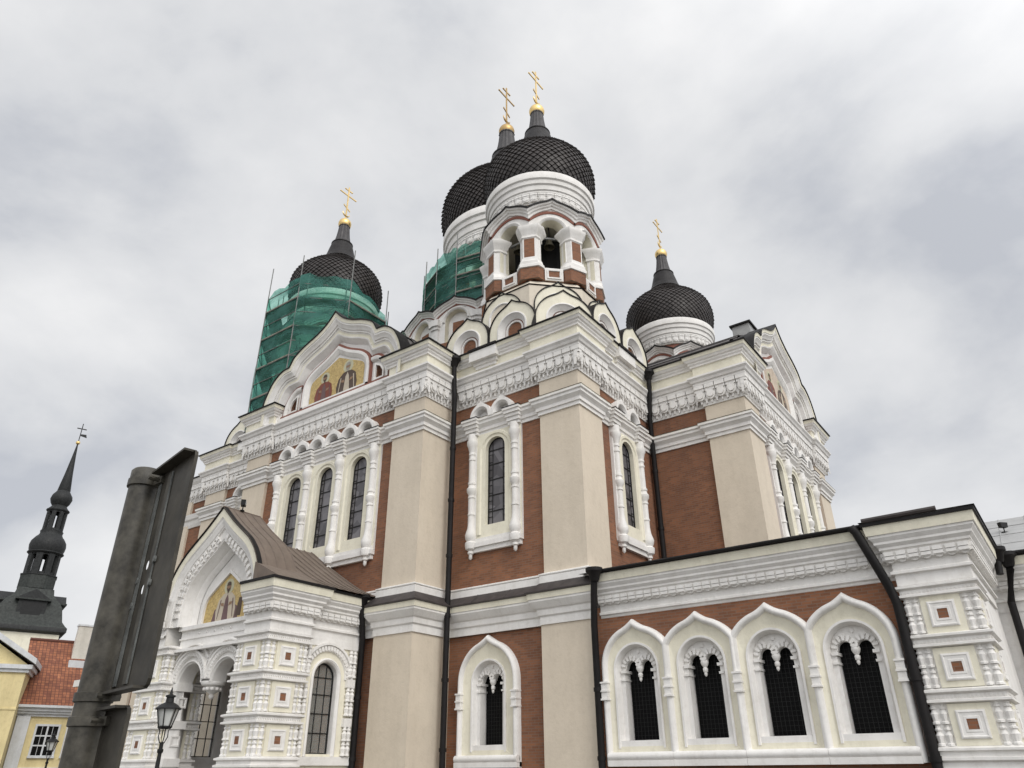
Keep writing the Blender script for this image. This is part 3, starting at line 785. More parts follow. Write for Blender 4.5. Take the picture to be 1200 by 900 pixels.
# ------------------------------------------------------------------ towers
def octfr(c, k, ap, n=8): return Fr((c[0], c[1], 0), -pi/2+2*pi*k/n, ap)
ONION = [(2.62, 0), (2.80, .4), (2.93, .85), (2.97, 1.3), (2.93, 1.8), (2.79, 2.25), (2.51, 2.66), (2.10, 3.02), (1.66, 3.36), (1.28, 3.70), (1.06, 4.07)]
def resample(prof, n):
    c = catmull(prof, 8); ds = [0]
    for a, b in zip(c, c[1:]): ds.append(ds[-1]+hypot(b[0]-a[0], b[1]-a[1]))
    res = []; j = 0
    for i in range(n+1):
        t = ds[-1]*i/n
        while j < len(ds)-2 and ds[j+1] < t: j += 1
        q = (t-ds[j])/max(1e-9, ds[j+1]-ds[j])
        res.append(tuple(c[j][k]*(1-q)+c[j+1][k]*q for k in (0, 1)))
    return res
def onion(c, z0, s, rows, cols, par, sv=None):
    sv = sv or s
    prof = [(r*s, z*sv) for r, z in ONION]
    P = resample(prof, rows)
    m = MB(); m.lathe((c[0], c[1], z0), [(max(0.05, r-0.05*s), z) for r, z in P], UNDER, 48)
    def pt(i, j, up):
        r, z = P[i]
        i0, i1 = max(0, i-1), min(rows, i+1)
        tr, tz = P[i1][0]-P[i0][0], P[i1][1]-P[i0][1]; l = hypot(tr, tz)
        nr, nz = tz/l, -tr/l
        a = 2*pi*j/cols; rr = r+nr*up
        return Vector((c[0]+rr*cos(a), c[1]+rr*sin(a), z0+z+nz*up))
    for i in range(1, rows):
        for j in range(cols):
            jj = j+(0.5 if i % 2 else 0)
            lift = random.uniform(0.065, 0.095)
            q = [pt(i-1, jj, lift*s), pt(i, jj+0.5, 0.025*s), pt(i+1, jj, 0.0), pt(i, jj-0.5, 0.025*s)]
            ce = (q[0]+q[1]+q[2]+q[3])/4
            q = [ce+(p-ce)*0.90 for p in q]
            o = q+[ce+(p-ce)*1.04-(pt(i, jj, 0.05*s)-pt(i, jj, 0)) for p in q]
            m.add(o, [[0, 1, 2, 3], [0, 1, 5, 4], [1, 2, 6, 5], [2, 3, 7, 6], [3, 0, 4, 7]], TILE)
    d = m.build('dome', par)
    k = MB(); b = z0+P[-1][1]
    nk = []
    k.lathe((c[0], c[1], b), [(r*s, z*sv) for r, z in ((1.22, -0.16), (1.08, 0.03), (0.95, 0.38), (0.84, 0.83), (0.74, 1.22), (0.70, 1.33), (0.73, 1.35), (0.73, 1.41), (0.58, 1.43))], COLLAR, 40)
    npf = [(0.62, 1.42), (0.53, 1.72), (0.46, 2.1), (0.41, 2.5), (0.37, 2.93), (0.40, 2.94), (0.40, 3.0), (0.3, 3.02)]
    n = 32; rw = []
    for r, z in npf:
        rw.append([(c[0]+s*r*(1.0 if i % 2 else 0.93)*cos(2*pi*i/n), c[1]+s*r*(1.0 if i % 2 else 0.93)*sin(2*pi*i/n), b+z*sv) for i in range(n)])
    k.grid(rw, NECK, True); k.build('dome_neck', par)
    return b+2.82*sv
def cross(c, z, s, h, par, GOLD=GOLD):
    """three-barred cross with a small crescent at its foot; arms along Y"""
    m = MB(); m.ball((c[0], c[1], z+0.44*s), 0.47*s, GOLD, 24); m.lathe((c[0], c[1], z), [(0.3*s, 0), (0.3*s, 0.08), (0.2*s, 0.1)], GOLD, 16)
    m.build('golden_ball', par, 40)
    k = MB(); zb = z+0.88*s; t = 0.045*s; fr = FB(c[0])
    k.box(fr, c[1]-t, c[1]+t, zb-0.1, zb+h, -t*0.6, t*0.6, GOLD)
    for zz, w_ in ((0.90, 0.26), (0.74, 0.60)):
        k.box(fr, c[1]-w_*s*1.25, c[1]+w_*s*1.25, zb+h*zz-t, zb+h*zz+t, -t*0.62, t*0.62, GOLD)
        for q in (-1, 1): k.ball(fr.P(c[1]+q*w_*s*1.25, zb+h*zz, 0), t*1.25, GOLD, 8)
    a = 0.26*s*1.2
    k.prism(fr, [(c[1]-a, zb+h*0.36+0.16*s-t), (c[1]+a, zb+h*0.36-0.16*s-t), (c[1]+a, zb+h*0.36-0.16*s+t), (c[1]-a, zb+h*0.36+0.16*s+t)], -t*0.61, t*0.61, GOLD)
    pts = [fr.P(c[1]+0.34*s*cos(x), zb+h*0.22+0.34*s*sin(x), 0) for x in [pi*1.06+pi*0.88*i/12 for i in range(13)]]
    k.tube(pts, [0.02*s+0.05*s*sin(pi*i/12) for i in range(13)], GOLD, 6)
    k.build('golden_cross', par)
def wave(hw, valley, peak, n=10):
    """keel-tipped scallop over one arch"""
    t = (peak-valley)*0.24; H = peak-valley-t; e = hw*0.30
    h = [(hw*sin(pi/2*i/n), valley+H*max(0.0, cos(pi/2*sin(pi/2*i/n)))**0.9+(t*(1-hw*sin(pi/2*i/n)/e)**2 if hw*sin(pi/2*i/n) < e else 0)) for i in range(n+1)]
    return mirror_curve(h)
def arcade_side(fr, hw, aw, v0, spring, valley, peak, wall, thick=0.55, mw=0.17, mo=0.36):
    """one side of a tower arcade: wall with an arch, archivolts, maroon line and scalloped eaves"""
    top = wave(hw, valley, peak)
    lo = [(-hw, v0), (hw, v0)]+[(u, v) for u, v in reversed(top)]
    hole = archloop(0, aw, v0, spring, 14)
    hole[0] = (-aw, v0+0.001); hole[1] = (aw, v0+0.001)
    wall.panel(fr, lo, [hole], 0, WHITE)
    wall.walls(fr, hole, 0, -thick, CREAM)
    wall.sweep(fr, archpath(0, aw+0.16, spring, spring, 16), [(0, 0), (0, 0.07), (0.06, 0.10), (0.12, 0.07), (0.16, 0.0)], WHITE)
    ml = [(hw*cos(a_), spring+mo+(aw+0.02)*cos(pi/2*cos(a_))**0.9) for a_ in [pi-pi*i/18 for i in range(19)]]
    wall.sweep(fr, ml, [(-mw, 0.0), (-mw, 0.045), (0, 0.045), (0, 0.0)], MAROON, vend=True)
    wall.sweep(fr, top, [(0.0, -0.3), (-0.05, 0.36), (0.03, 0.36), (0.03, 0.31), (0.10, 0.27), (0.11, 0.20), (0.19, 0.17), (0.21, 0.10), (0.30, 0.08), (0.31, 0.0)], [DARK, DARK, DARK, WHITE, WHITE, WHITE, WHITE, WHITE, WHITE], vend=True)
    return top
TC = (-16.52, 25.32)
def tower(c):
    t = empty('cupola', (c[0], c[1], 18), CATH)
    AP = 2.70; HW = AP*tan(pi/8)
    b = MB()
    # plain plastered octagon and its sloping shoulder
    for k in range(8):
        fr = octfr(c, k, 2.92); h = 2.92*tan(pi/8)
        b.box(fr, -h, h, 17.5, 21.0, -1, 0, BEIGE2)
        b.add([fr.P(-h, 21.0, 0.0), fr.P(h, 21.0, 0.0), fr.P(h, 21.42, -0.30), fr.P(-h, 21.42, -0.30)], [[0, 1, 2, 3]], BEIGE2)
        b.tube([fr.P(-h, 21.0, 0.02), fr.P(h, 21.0, 0.02)], 0.035, DARK, 4)
    b.build('tower_base', t)
    d = MB(); cols = []
    for k in range(8):
        fr = octfr(c, k, AP)
        # parapet wall under the opening with its white framed red panel
        d.box(fr, -HW, HW, 21.4, 22.05, -0.5, 0.0, BRICK)
        d.box(fr, -0.42, 0.42, 21.42, 22.1, -0.1, 0.07, WHITE)
        d.box(fr, -0.24, 0.24, 21.58, 21.92, 0.07, 0.075, BRICK)
        d.sweep(fr, rect(-0.25, 0.25, 21.57, 21.93), [(0, 0.07), (0, 0.12), (0.07, 0.12), (0.07, 0.07)], WHITE, True)
        d.box(fr, -HW, HW, 22.04, 22.12, -0.55, 0.03, WHITE)
        arcade_side(fr, HW, 0.60, 22.12, 24.42, 25.36, 26.06, d, 0.55, 0.13)
    d.build('tower_arcade', t, 40)
    for k in range(8):                                  # a pillar on each corner
        a = -pi/2+2*pi*k/8+pi/8
        R = AP/cos(pi/8)-0.26
        pc = (c[0]+R*cos(a), c[1]+R*sin(a))
        p = MB(); n = 4
        def ngon(r, z):
            w_, dd = r
            dx, dy = cos(a), sin(a); tx, ty = -sin(a), cos(a)
            return [(pc[0]+dx*q*dd+tx*s*w_, pc[1]+dy*q*dd+ty*s*w_, z) for q, s in ((1, -0.70), (1, 0.70), (0.25, 1), (-1, 1), (-1, -1), (0.25, -1))]
        def stack(lst, mat): p.grid([ngon(r, z) for r, z in lst], mat, True)
        stack([((0.1, -0.3), 21.36), ((0.60, 0.34), 21.42), ((0.60, 0.34), 22.05)], BRICK)
        stack([((0.60, 0.34), 22.04), ((0.64, 0.40), 22.06), ((0.64, 0.40), 22.2), ((0.60, 0.37), 22.24), ((0.56, 0.38), 22.4), ((0.50, 0.34), 22.46), ((0.5, 0.34), 22.58), ((0.44, 0.29), 22.62)], WHITE)
        stack([((0.44, 0.29), 22.6), ((0.44, 0.29), 23.8)], WHITE)
        fr = Fr((pc[0], pc[1], 0), a)
        p.box(fr, -0.25, 0.25, 22.68, 23.74, 0.2, 0.296, BRICK)
        for s_ in (-1, 1):                              # brick fields on the flanking faces
            p.box(Fr((pc[0], pc[1], 0), a+s_*radians(47)), -0.10+s_*0.1, 0.10+s_*0.1, 22.68, 23.74, 0.2, 0.345, WHITE)
        stack([((0.44, 0.29), 23.75), ((0.5, 0.34), 23.8), ((0.5, 0.34), 23.9), ((0.47, 0.31), 23.92), ((0.53, 0.37), 24.05), ((0.60, 0.42), 24.2), ((0.68, 0.48), 24.32), ((0.68, 0.48), 24.44), ((0.6, 0.4), 24.5)], WHITE)
        p.build('pillar', t, 35)
    r = MB()
    r.lathe((c[0], c[1], 0), [(2.35, 25.2), (2.55, 25.75), (2.40, 25.9), (2.40, 26.22)], [CREAM, CREAM, MAROON], 48)
    r.lathe((c[0], c[1], 0), [(2.42, 26.22), (2.5, 26.24), (2.5, 26.8), (2.62, 26.84), (2.62, 26.94), (2.68, 26.98), (2.70, 27.24), (2.78, 27.30), (2.80, 27.52), (2.88, 27.58), (2.9, 27.92), (2.86, 28.0), (2.5, 28.04)],
            [WHITE]*11+[DARK], 64)
    frieze(r, [(c[0]+2.5*cos(2*pi*i/40), c[1]+2.5*sin(2*pi*i/40)) for i in range(40)], 26.3, 0.5, 0.39, 0.14, True, d0=-0.05)
    r.build('cornice_ring', t, 35)
    i_ = MB(); i_.lathe((c[0], c[1], 0), [(2.05, 21.9), (1.0, 21.95)], STONE, 24); i_.lathe((c[0], c[1], 0), [(2.4, 25.4), (0.05, 25.7)], CREAM, 24)
    i_.lathe((c[0], c[1], 0), [(1.35, 21.9), (1.35, 25.0), (0.1, 25.1)], VOID, 16)  # black cylinder standing in for the shade inside the belfry
    i_.build('belfry_floor_and_shade', t)
    zt = onion(c, 28.02, 1.0, 32, 50, t)
    cross(c, zt, 0.95, 2.95, t)
    return t
T0 = tower(TC)
TL = (2*CX-TC[0]+0.22, TC[1]+0.16); TR = (TC[0]-0.15, 2*CY-TC[1]-0.11); TB = (TL[0], TR[1])
for q in (TL, TR, TB):
    dup(T0, CATH, (q[0]-CX, q[1]-CY, 18))
# bells hang in the front belfry
BELLG = 'bells hanging in the front belfry'
def bell(k, rad, z, s, label):
    a = -pi/2+2*pi*k/8
    c = (TC[0]+rad*cos(a), TC[1]+rad*sin(a))
    m = MB(); m.lathe((c[0], c[1], z), [(0.42*s, 0), (0.44*s, 0.04*s), (0.36*s, 0.18*s), (0.28*s, 0.4*s), (0.24*s, 0.6*s), (0.15*s, 0.72*s), (0.03*s, 0.76*s)], BRONZE, 20)
    bo = empty('church_bell', (c[0], c[1], z)); tag(bo, label, 'bell', BELLG)
    m.build('bell_body', bo, 40)
    h = MB(); h.tube([(c[0], c[1], z+0.7*s), (c[0], c[1], 25.5)], 0.03, IRON, 6); h.ball((c[0], c[1], z-0.02), 0.07*s, IRON, 8)
    h.box(Fr((c[0], c[1], 0), a), -0.5, 0.5, z+0.76*s, z+0.9*s, -0.06, 0.06, SHEET)
    h.build('hanger', bo)
bell(1, 1.95, 23.95, 0.62, 'bronze bell in the middle opening of the front belfry, right of the other bell')
bell(0, 1.95, 23.95, 0.62, 'bronze bell in the left opening of the front belfry')

# ---- kokoshniks round the towers
def kok_mesh(hw, ht, core=True):
    fr = Fr((0, 0, 0), -pi/2); m = MB(); tip = 0.20
    sp = ht-tip-hw
    p = archpath(0, hw, 0.0, sp, 40, tip, 0.12)
    m.sweep(fr, p, [(0.0, -1.6), (-0.03, -1.6), (-0.03, 0.05), (0.02, 0.05), (0.02, 0.0)], DARK)
    rd = archpath(0, hw*0.64, 0.0, sp, 40)
    m.grid([[fr.P(u, v, 0.0) for u, v in offset(p, 0.02, False)], [fr.P(u, v, 0.0) for u, v in rd]], CREAM)
    m.sweep(fr, rd, [(0.0, 0.0), (0.0, 0.035), (0.05*hw, 0.045), (0.08*hw, -0.02), (0.13*hw, -0.05), (0.18*hw, -0.14), (0.22*hw, -0.16), (0.24*hw, -0.26)], WHITE)
    m.fill(fr, archloop(0, hw*0.42, 0.0, sp, 14), -0.26, WHITE)
    m.fill(fr, archloop(0, hw*0.9, 0.0, sp, 14), -1.5, CREAM)
    if core:
        q = archpath(0, hw*0.42, 0.0, sp, 16)
        m.sweep(fr, q, [(-0.02, -0.26), (-0.02, -0.22), (0.06, -0.22), (0.06, -0.255)], MAROON)
        m.sweep(fr, q, [(0.06, -0.255), (0.06, -0.18), (0.14, -0.18), (0.14, -0.27)], WHITE)
        m.fill(fr, archloop(0, hw*0.42-0.12, 0.0, sp, 12), -0.25, BRICK)
    o = m.build('kokoshnik', CATH, 40)
    return o
k_lo = kok_mesh(1.24, 2.35); k_up = kok_mesh(1.12, 2.2, False)
first = {k_lo: True, k_up: True}
def put_kok(src, x, y, z, ang):
    for sx in (1, -1):
        for sy in (1, -1):
            if sy < 0 and sx < 0: continue
            X = x if sx > 0 else 2*CX-x; Y = y if sy > 0 else 2*CY-y
            n = Vector((cos(ang)*sx, sin(ang)*sy)); a = atan2(n.y, n.x)+pi/2
            if sx < 0 and src is k_lo and abs(ang+pi/4) < 0.01: a = 0.0; X += 0.55; Y -= 0.2
            if first[src]: o = src; first[src] = False
            else: o = dup(src, CATH)
            o.location = (X-CX, Y-CY, z); o.rotation_euler = (0, 0, a)
put_kok(k_lo, -18.5, 21.95, 17.78, -pi/2)
put_kok(k_lo, -15.95, 21.95, 17.78, -pi/2)
put_kok(k_lo, -13.45, 22.25, 17.42, -pi/4)
put_kok(k_lo, -12.85, 24.85, 17.95, 0)
put_kok(k_lo, -12.85, 27.45, 17.95, 0)
put_kok(k_up, -16.85, 22.38, 18.95, -pi/2)
put_kok(k_up, -14.36, 23.34, 19.02, -pi/4)
put_kok(k_up, -13.58, 25.65, 18.95, 0)

# ---- central drum
CT = empty('central_cupola', (CX, CY, 18), CATH)
cc = (CX, CY)
m = MB()
NS = 16; AP = 6.85; HW = AP*tan(pi/NS)
camdir = atan2(-CY, -CX)
ph = camdir-radians(25.5)+pi/2
for k in range(NS):
    fr = Fr((CX, CY, 0), -pi/2+ph+2*pi*k/NS, AP)
    m.box(fr, -HW, HW, 17.5, 23.2, -1.0, 0.0, BRICK)
    arcade_side(fr, HW, 0.72, 23.2, 24.55, 25.3, 26.02, m, 0.35, 0.13, 0.24)
    m.box(fr, -0.25, 0.25, 22.2, 22.7, 0.0, 0.03, BRICK)
    m.sweep(fr, rect(-0.3, 0.3, 22.1, 22.75), [(0, 0), (0, 0.08), (0.1, 0.08), (0.1, 0.0)], WHITE, True)
    fill = archloop(0, 0.71, 23.2, 24.55, 12); m.fill(fr, fill, -0.33, WHITE); m.box(fr, -0.36, 0.36, 23.3, 24.6, -0.33, -0.25, BRICK)
    for s in (-1, 1):
        m.box(fr, s*HW-0.34 if s > 0 else -HW, HW if s > 0 else -HW+0.34, 24.35, 24.75, 0, 0.28, WHITE)
        m.box(fr, s*HW-0.28 if s > 0 else -HW, HW if s > 0 else -HW+0.28, 24.15, 24.35, 0, 0.18, WHITE)
        m.box(fr, s*HW-0.24 if s > 0 else -HW, HW if s > 0 else -HW+0.24, 22.9, 24.15, 0, 0.10, WHITE)
m.lathe((CX, CY, 0), [(6.9, 25.3), (5.6, 26.3), (4.4, 26.9)], ROOFG, 48)
m.build('drum_base', CT, 40)
m = MB(); NS2 = 12; AP2 = 4.15; HW2 = AP2*tan(pi/NS2)
for k in range(NS2):
    fr = Fr((CX, CY, 0), -pi/2+ph+2*pi*k/NS2, AP2)
    arcade_side(fr, HW2, 0.55, 26.5, 30.0, 31.0, 31.6, m, 0.5, 0.16)
    m.fill(fr, archloop(0, 0.54, 26.5, 30.0, 12), -0.45, LGLASS)
    for s in (-1, 1):
        m.box(fr, s*HW2-0.42 if s > 0 else -HW2, HW2 if s > 0 else -HW2+0.42, 26.6, 29.6, 0, 0.10, BRICK)
        m.box(fr, s*HW2-0.5 if s > 0 else -HW2, HW2 if s > 0 else -HW2+0.5, 29.6, 30.1, 0, 0.25, WHITE)
m.build('drum', CT, 40)
m = MB()
m.lathe((CX, CY, 0), [(3.9, 30.8), (4.05, 31.6), (3.95, 31.7), (3.95, 32.3)], [CREAM, CREAM, MAROON], 64)
m.lathe((CX, CY, 0), [(3.98, 32.3), (4.05, 32.32), (4.05, 33.0), (4.2, 33.05), (4.2, 33.2), (4.28, 33.25), (4.3, 33.75), (4.4, 33.8), (4.42, 34.15), (4.54, 34.25), (4.56, 34.75), (4.5, 34.85), (4.0, 34.9)], [WHITE]*11+[DARK], 72)
frieze(m, [(CX+4.05*cos(2*pi*i/48), CY+4.05*sin(2*pi*i/48)) for i in range(48)], 32.4, 0.6, 0.53, 0.16, True, d0=-0.05)
m.build('cornice_ring', CT, 35)
zt = onion(cc, 34.88, 1.58, 42, 70, CT, 1.54)
cross(cc, zt, 1.32, 4.35, CT, GOLDD)

# ------------------------------------------------------------------ porch piers
BAL = [(0.02, 0.0), (0.10, 0.02), (0.10, 0.07), (0.07, 0.09), (0.085, 0.18), (0.10, 0.26), (0.06, 0.33), (0.055, 0.36), (0.085, 0.38), (0.085, 0.42), (0.055, 0.44), (0.06, 0.5)]
def porch_pier(x0, x1, y0, y1, par, name='pier', faces='AB', rich=False):
    m = MB()
    m.wbox(x0+0.06, x1-0.06, y0+0.06, y1-0.06, 0, 5.75, CREAM if not rich else WHITE)
    path = [(x0, y0), (x1, y0), (x1, y1), (x0, y1)]
    m.plan(path, [(0.12, 0), (0.12, 1.2), (0.05, 1.3), (0.02, 1.7), (0.10, 1.74), (0.10, 1.80), (0.03, 1.82), (0.03, 1.92), (0.10, 1.94), (0.10, 1.99), (-0.06, 2.05)], WHITE, True)
    for z in (2.97, 4.23, 5.44):
        m.plan(path, [(-0.06, z-0.04), (0.08, z), (0.08, z+0.05), (0.015, z+0.07), (0.015, z+0.18), (0.06, z+0.19), (0.10, z+0.22), (0.10, z+0.27), (-0.06, z+0.32)], WHITE, True)
        for a, b in ((path[0], path[1]), (path[1], path[2])):      # beaded row in the band
            l = hypot(b[0]-a[0], b[1]-a[1]); t = ((b[0]-a[0])/l, (b[1]-a[1])/l); ang = atan2(-t[0], t[1]); fr = Fr((a[0], a[1], 0), ang); k = int(l/0.085)
            for q in range(k):
                u = l*(q+0.5)/k; m.prism(fr, [(u-0.03, z+0.125), (u, z+0.08), (u+0.03, z+0.125), (u, z+0.17)], 0.0, 0.035, WHITE)
    tiers = ((2.02, 2.95), (3.28, 4.20), (4.54, 5.42))
    bb = m
    spots = []
    w_ = 0.11
    for xx, yy in ((x0, y0), (x1, y0), (x1, y1)):
        sx = 1 if xx == x0 else -1; sy = 1 if yy == y0 else -1
        for e1, e2 in ((0, 0), (0.2, 0), (0, 0.2)):
            spots.append((xx+sx*(e1+0.08), yy+sy*(e2+0.08)))
    for z0, z1 in tiers:
        s = (z1-z0)/1.0
        for x, y in spots:
            for r in (0, 1):
                bb.lathe((x, y, z0+r*0.5*s+0.0), [(rr, zz*s) for rr, zz in BAL], WHITE, 8)
    po = m.build(name, par, 40)
    for z0, z1 in tiers:
        h = z1-z0
        for f in faces:
            fr = FA(y0) if f == 'A' else FB(x1)
            u0, u1 = (x0, x1) if f == 'A' else (y0, y1)
            c = (u0+u1)/2; zc = z0+h*0.5
            b = MB()
            for ins, d0, d1, mt in ((0.45, -0.06, -0.005, CREAM), (0.31, -0.05, 0.02, WHITE)):
                ho = rect(c-ins, c+ins, zc-ins, zc+ins); 
                b.prism(fr, ho, d0, d1, mt)
            b.sweep(fr, rect(c-0.29, c+0.29, zc-0.29, zc+0.29), [(0.0, 0.0), (0, 0.04), (-0.03, 0.045), (-0.05, 0.03), (-0.16, 0.02)], WHITE, True)
            b.prism(fr, rect(c-0.115, c+0.115, zc-0.115, zc+0.115), 0.0, 0.022, BRICK)
            b.sweep(fr, rect(c-0.115, c+0.115, zc-0.115, zc+0.115), [(0, 0.0), (0, 0.035), (0.05, 0.035), (0.06, 0.02)], WHITE, True)
            b.build('square_panel', po)
    return po
CORN = [(0.02, 5.74), (0.02, 6.02), (0.10, 6.04), (0.10, 6.10), (0.03, 6.14), (0.03, 6.36), (0.16, 6.38), (0.16, 6.62), (0.22, 6.66), (0.22, 6.72), (0.30, 6.80), (0.30, 6.86), (0.38, 6.96), (0.38, 7.02), (0.42, 7.03), (0.45, 7.28), (0.50, 7.285), (0.50, 7.37), (0.1, 7.42)]
CMAT = [WHITE]*14+[CREAM, DARK, DARK, DARK]
def small_dentils(m, path, d=0.16, z=6.40, h=0.2, sp=0.28):
    n = len(path)
    off = offset(path, d, False)
    for i in range(n-1):
        a, b = off[i], off[i+1]; l = hypot(b[0]-a[0], b[1]-a[1])
        if l < 0.25: continue
        t = ((b[0]-a[0])/l, (b[1]-a[1])/l); fr = Fr((a[0], a[1], 0), atan2(-t[0], t[1])); k = max(1, round(l/sp)); s = l/k
        for q in range(k):
            u = s*(q+0.5)
            m.box(fr, u-s*0.40, u+s*0.40, z, z+h*0.42, -0.02, 0.045, WHITE)
            m.box(fr, u-s*0.40, u+s*0.40, z+h*0.48, z+h, -0.02, 0.06, WHITE)
            m.prism(fr, [(u-s*0.42, z-0.01), (u-s*0.2, z-0.06), (u, z-0.075), (u+s*0.2, z-0.06), (u+s*0.42, z-0.01)], -0.10, -0.03, WHITE)

# ------------------------------------------------------------------ entrance porch
PX = -24.85
PORCH = empty('entrance_porch', (PX, 17.6, 0), CATH)
porch_pier(-22.8, -21.1, 15.44, 17.12, PORCH)
porch_pier(2*PX+21.1, 2*PX+22.8, 15.44, 17.12, PORCH)
for s in (1, -1):                                     # side walls with one arched window each
    m = MB()
    fr = Fr((PX+s*3.5, 0, 0), 0 if s > 0 else pi)
    U = (lambda y: y) if s > 0 else (lambda y: -y)
    a, b = sorted((U(17.05), U(19.8)))
    c = U(18.2)
    hole = archloop(c, 0.52, 2.12, 4.47, 14)
    m.panel(fr, rect(a, b, 0, 6.2), [hole], 0, CREAM); m.walls(fr, hole, 0, -0.3, WHITE)
    m.panel(fr, rect(a, b, 0, 6.2), [hole], -0.3, WHITE)
    m.sweep(fr, archpath(c, 0.66, 2.05, 4.47, 16), [(0, 0), (0, 0.05), (0.05, 0.08), (0.1, 0.05), (0.14, 0.0)], WHITE)
    m.sweep(fr, arc(c, 4.5, 1.12, 18), [(-0.02, 0), (-0.02, 0.13), (0.06, 0.13), (0.08, 0.06), (0.26, 0.06), (0.28, 0.0)], WHITE)
    for k in range(22):
        an = pi*(k+0.5)/22; m.prism(fr, [(c+r*cos(an)+e2*sin(an), 4.5+r*sin(an)-e2*cos(an)) for r, e2 in ((0.88, -0.04), (0.88, 0.04), (1.02, 0.05), (1.02, -0.05))], 0.05, 0.10, WHITE)
    m.box(fr, a, b, 1.78, 2.04, 0, 0.1, WHITE)
    m.box(fr, a, b, 5.5, 5.75, 0, 0.05, WHITE)
    for u in (U(19.2), U(19.38), U(17.3)):
        for z0 in (2.05, 3.3, 4.55):
            for r in (0, 1): m.lathe(fr.P(u, z0+0.46*r, 0.09), [(x, z*0.92) for x, z in BAL], WHITE, 8)
    for z in (2.97, 4.23):
        e0, e1 = sorted((U(19.1), U(19.45)))
        m.box(fr, e0, e1, z, z+0.27, 0, 0.14, WHITE)
    m.build('side_wall', PORCH)
for s in (1, -1):
    fr = Fr((PX+s*3.5, 0, 0), 0 if s > 0 else pi); c = 18.2*s
    hole = archloop(c, 0.52, 2.12, 4.47, 14)
    p = MB(); p.fill(fr, hole, -0.2, MILK); po = p.build('side_window', PORCH)
    b = MB()
    for z in (2.14, 2.75, 3.35, 3.95, 4.5): b.box(fr, c-0.5, c+0.5, z-0.014, z+0.014, -0.21, -0.17, IRON)
    for u in (-0.17, 0.17): b.box(fr, c+u-0.012, c+u+0.012, 2.12, 4.95, -0.215, -0.175, IRON)
    b.sweep(fr, archpath(c, 0.5, 2.12, 4.47, 14), [(0, -0.21), (0, -0.16), (0.05, -0.16), (0.05, -0.21)], IRON)
    b.build('window_bars', po)
# front wall with the double arch and its hanging capital
AY = 15.88; fr = Fr((PX, AY, 0), -pi/2)
m = MB()
hl = []
low = [(-2.1, 4.30), (-1.75, 4.30)]
for q in (-1, 1):
    low += arc(q*1.03, 4.38, 0.72, 14)
low += [(1.75, 4.30), (2.1, 4.30)]
m.prism(fr, low+[(2.1, 6.3), (-2.1, 6.3)], -0.55, 0, WHITE)
for q in (-1, 1):
    c = q*1.03
    m.sweep(fr, arc(c, 4.4, 0.80, 18), [(0, 0), (0, 0.06), (0.05, 0.08), (0.08, 0.0)], WHITE)
    m.sweep(fr, arc(c, 4.5, 1.04, 20), [(0, 0), (0, 0.16), (0.06, 0.16), (0.08, 0.10), (0.22, 0.08), (0.24, 0.0)], WHITE)
    for k in range(24):
        an = pi*(k+0.5)/24; m.prism(fr, [(c+r*cos(an)+e2*sin(an), 4.5+r*sin(an)-e2*cos(an)) for r, e2 in ((0.84, -0.03), (0.84, 0.03), (0.96, 0.04), (0.96, -0.04))], 0.07, 0.12, WHITE)
    m.sweep(fr, arc(c, 4.5, 1.26, 20), [(0, 0), (0, 0.10), (0.05, 0.10), (0.05, 0.0)], WHITE)
    for s in (-1, 1):
        if s == q: m.box(fr, min(q*1.75, q*2.1), max(q*1.75, q*2.1), 0, 4.30, -0.55, 0.0, WHITE)
    for z in (1.78, 2.97, 4.20): m.box(fr, min(q*1.70, q*2.1), max(q*1.70, q*2.1), z, z+0.26, -0.58, 0.06, WHITE)
    for z in (2.4, 3.65):
        m.sweep(FB(PX+q*1.75) if q < 0 else Fr((PX+q*1.75, 0, 0), pi), rect((AY+0.1) if q < 0 else -(AY+0.45), (AY+0.45) if q < 0 else -(AY+0.1), z, z+0.35), [(0, 0.0), (0, 0.03), (-0.05, 0.03), (-0.07, 0.0)], WHITE, True)
m.build('arcade_wall', PORCH, 40)
m = MB()
m.lathe((PX, AY+0.28, 0), [(0.03, 3.86), (0.08, 3.9), (0.10, 3.97), (0.06, 4.01), (0.13, 4.06), (0.22, 4.12), (0.30, 4.22), (0.24, 4.26), (0.38, 4.30), (0.42, 4.36), (0.42, 4.42)], WHITE, 16)
for k in range(10):
    a = 2*pi*k/10; m.ball((PX+0.27*cos(a), AY+0.28+0.27*sin(a), 4.18), 0.07, WHITE, 8)
m.build('hanging_capital', PORCH, 40)
# keel gable over the arches
fr = Fr((PX, 15.44, 0), -pi/2)
P_OUT = mirror_curve(cat2([(0, 10.57), (0.35, 10.27), (0.85, 9.86), (1.4, 9.46), (1.95, 9.05), (2.4, 8.55), (2.7, 8.0), (2.86, 7.45), (2.9, 6.9), (2.9, 6.4)]))
m = MB()
m.sweep(fr, [p for p in P_OUT if p[1] > 7.3], [(0.0, -0.05), (-0.05, -0.05), (-0.05, 0.14), (0.0, 0.14), (0.0, 0.10)], DARK)
m.sweep(fr, P_OUT, [(0.0, -0.3), (0.0, 0.10), (0.26, 0.10), (0.30, 0.05), (0.36, 0.05), (0.42, 0.0), (0.50, -0.02), (0.52, -0.06), (0.56, -0.06), (0.56, -0.12), (0.86, -0.13), (0.88, -0.16), (0.92, -0.16), (0.98, -0.36), (1.02, -0.40), (1.06, -0.52), (1.12, -0.55), (1.2, -0.7)],
        [WHITE, CREAM]+[WHITE]*15)
mid = offset(P_OUT, 0.71, False)
ds = [0]
for a, b in zip(mid, mid[1:]): ds.append(ds[-1]+hypot(b[0]-a[0], b[1]-a[1]))
n = int(ds[-1]/0.26); j = 0
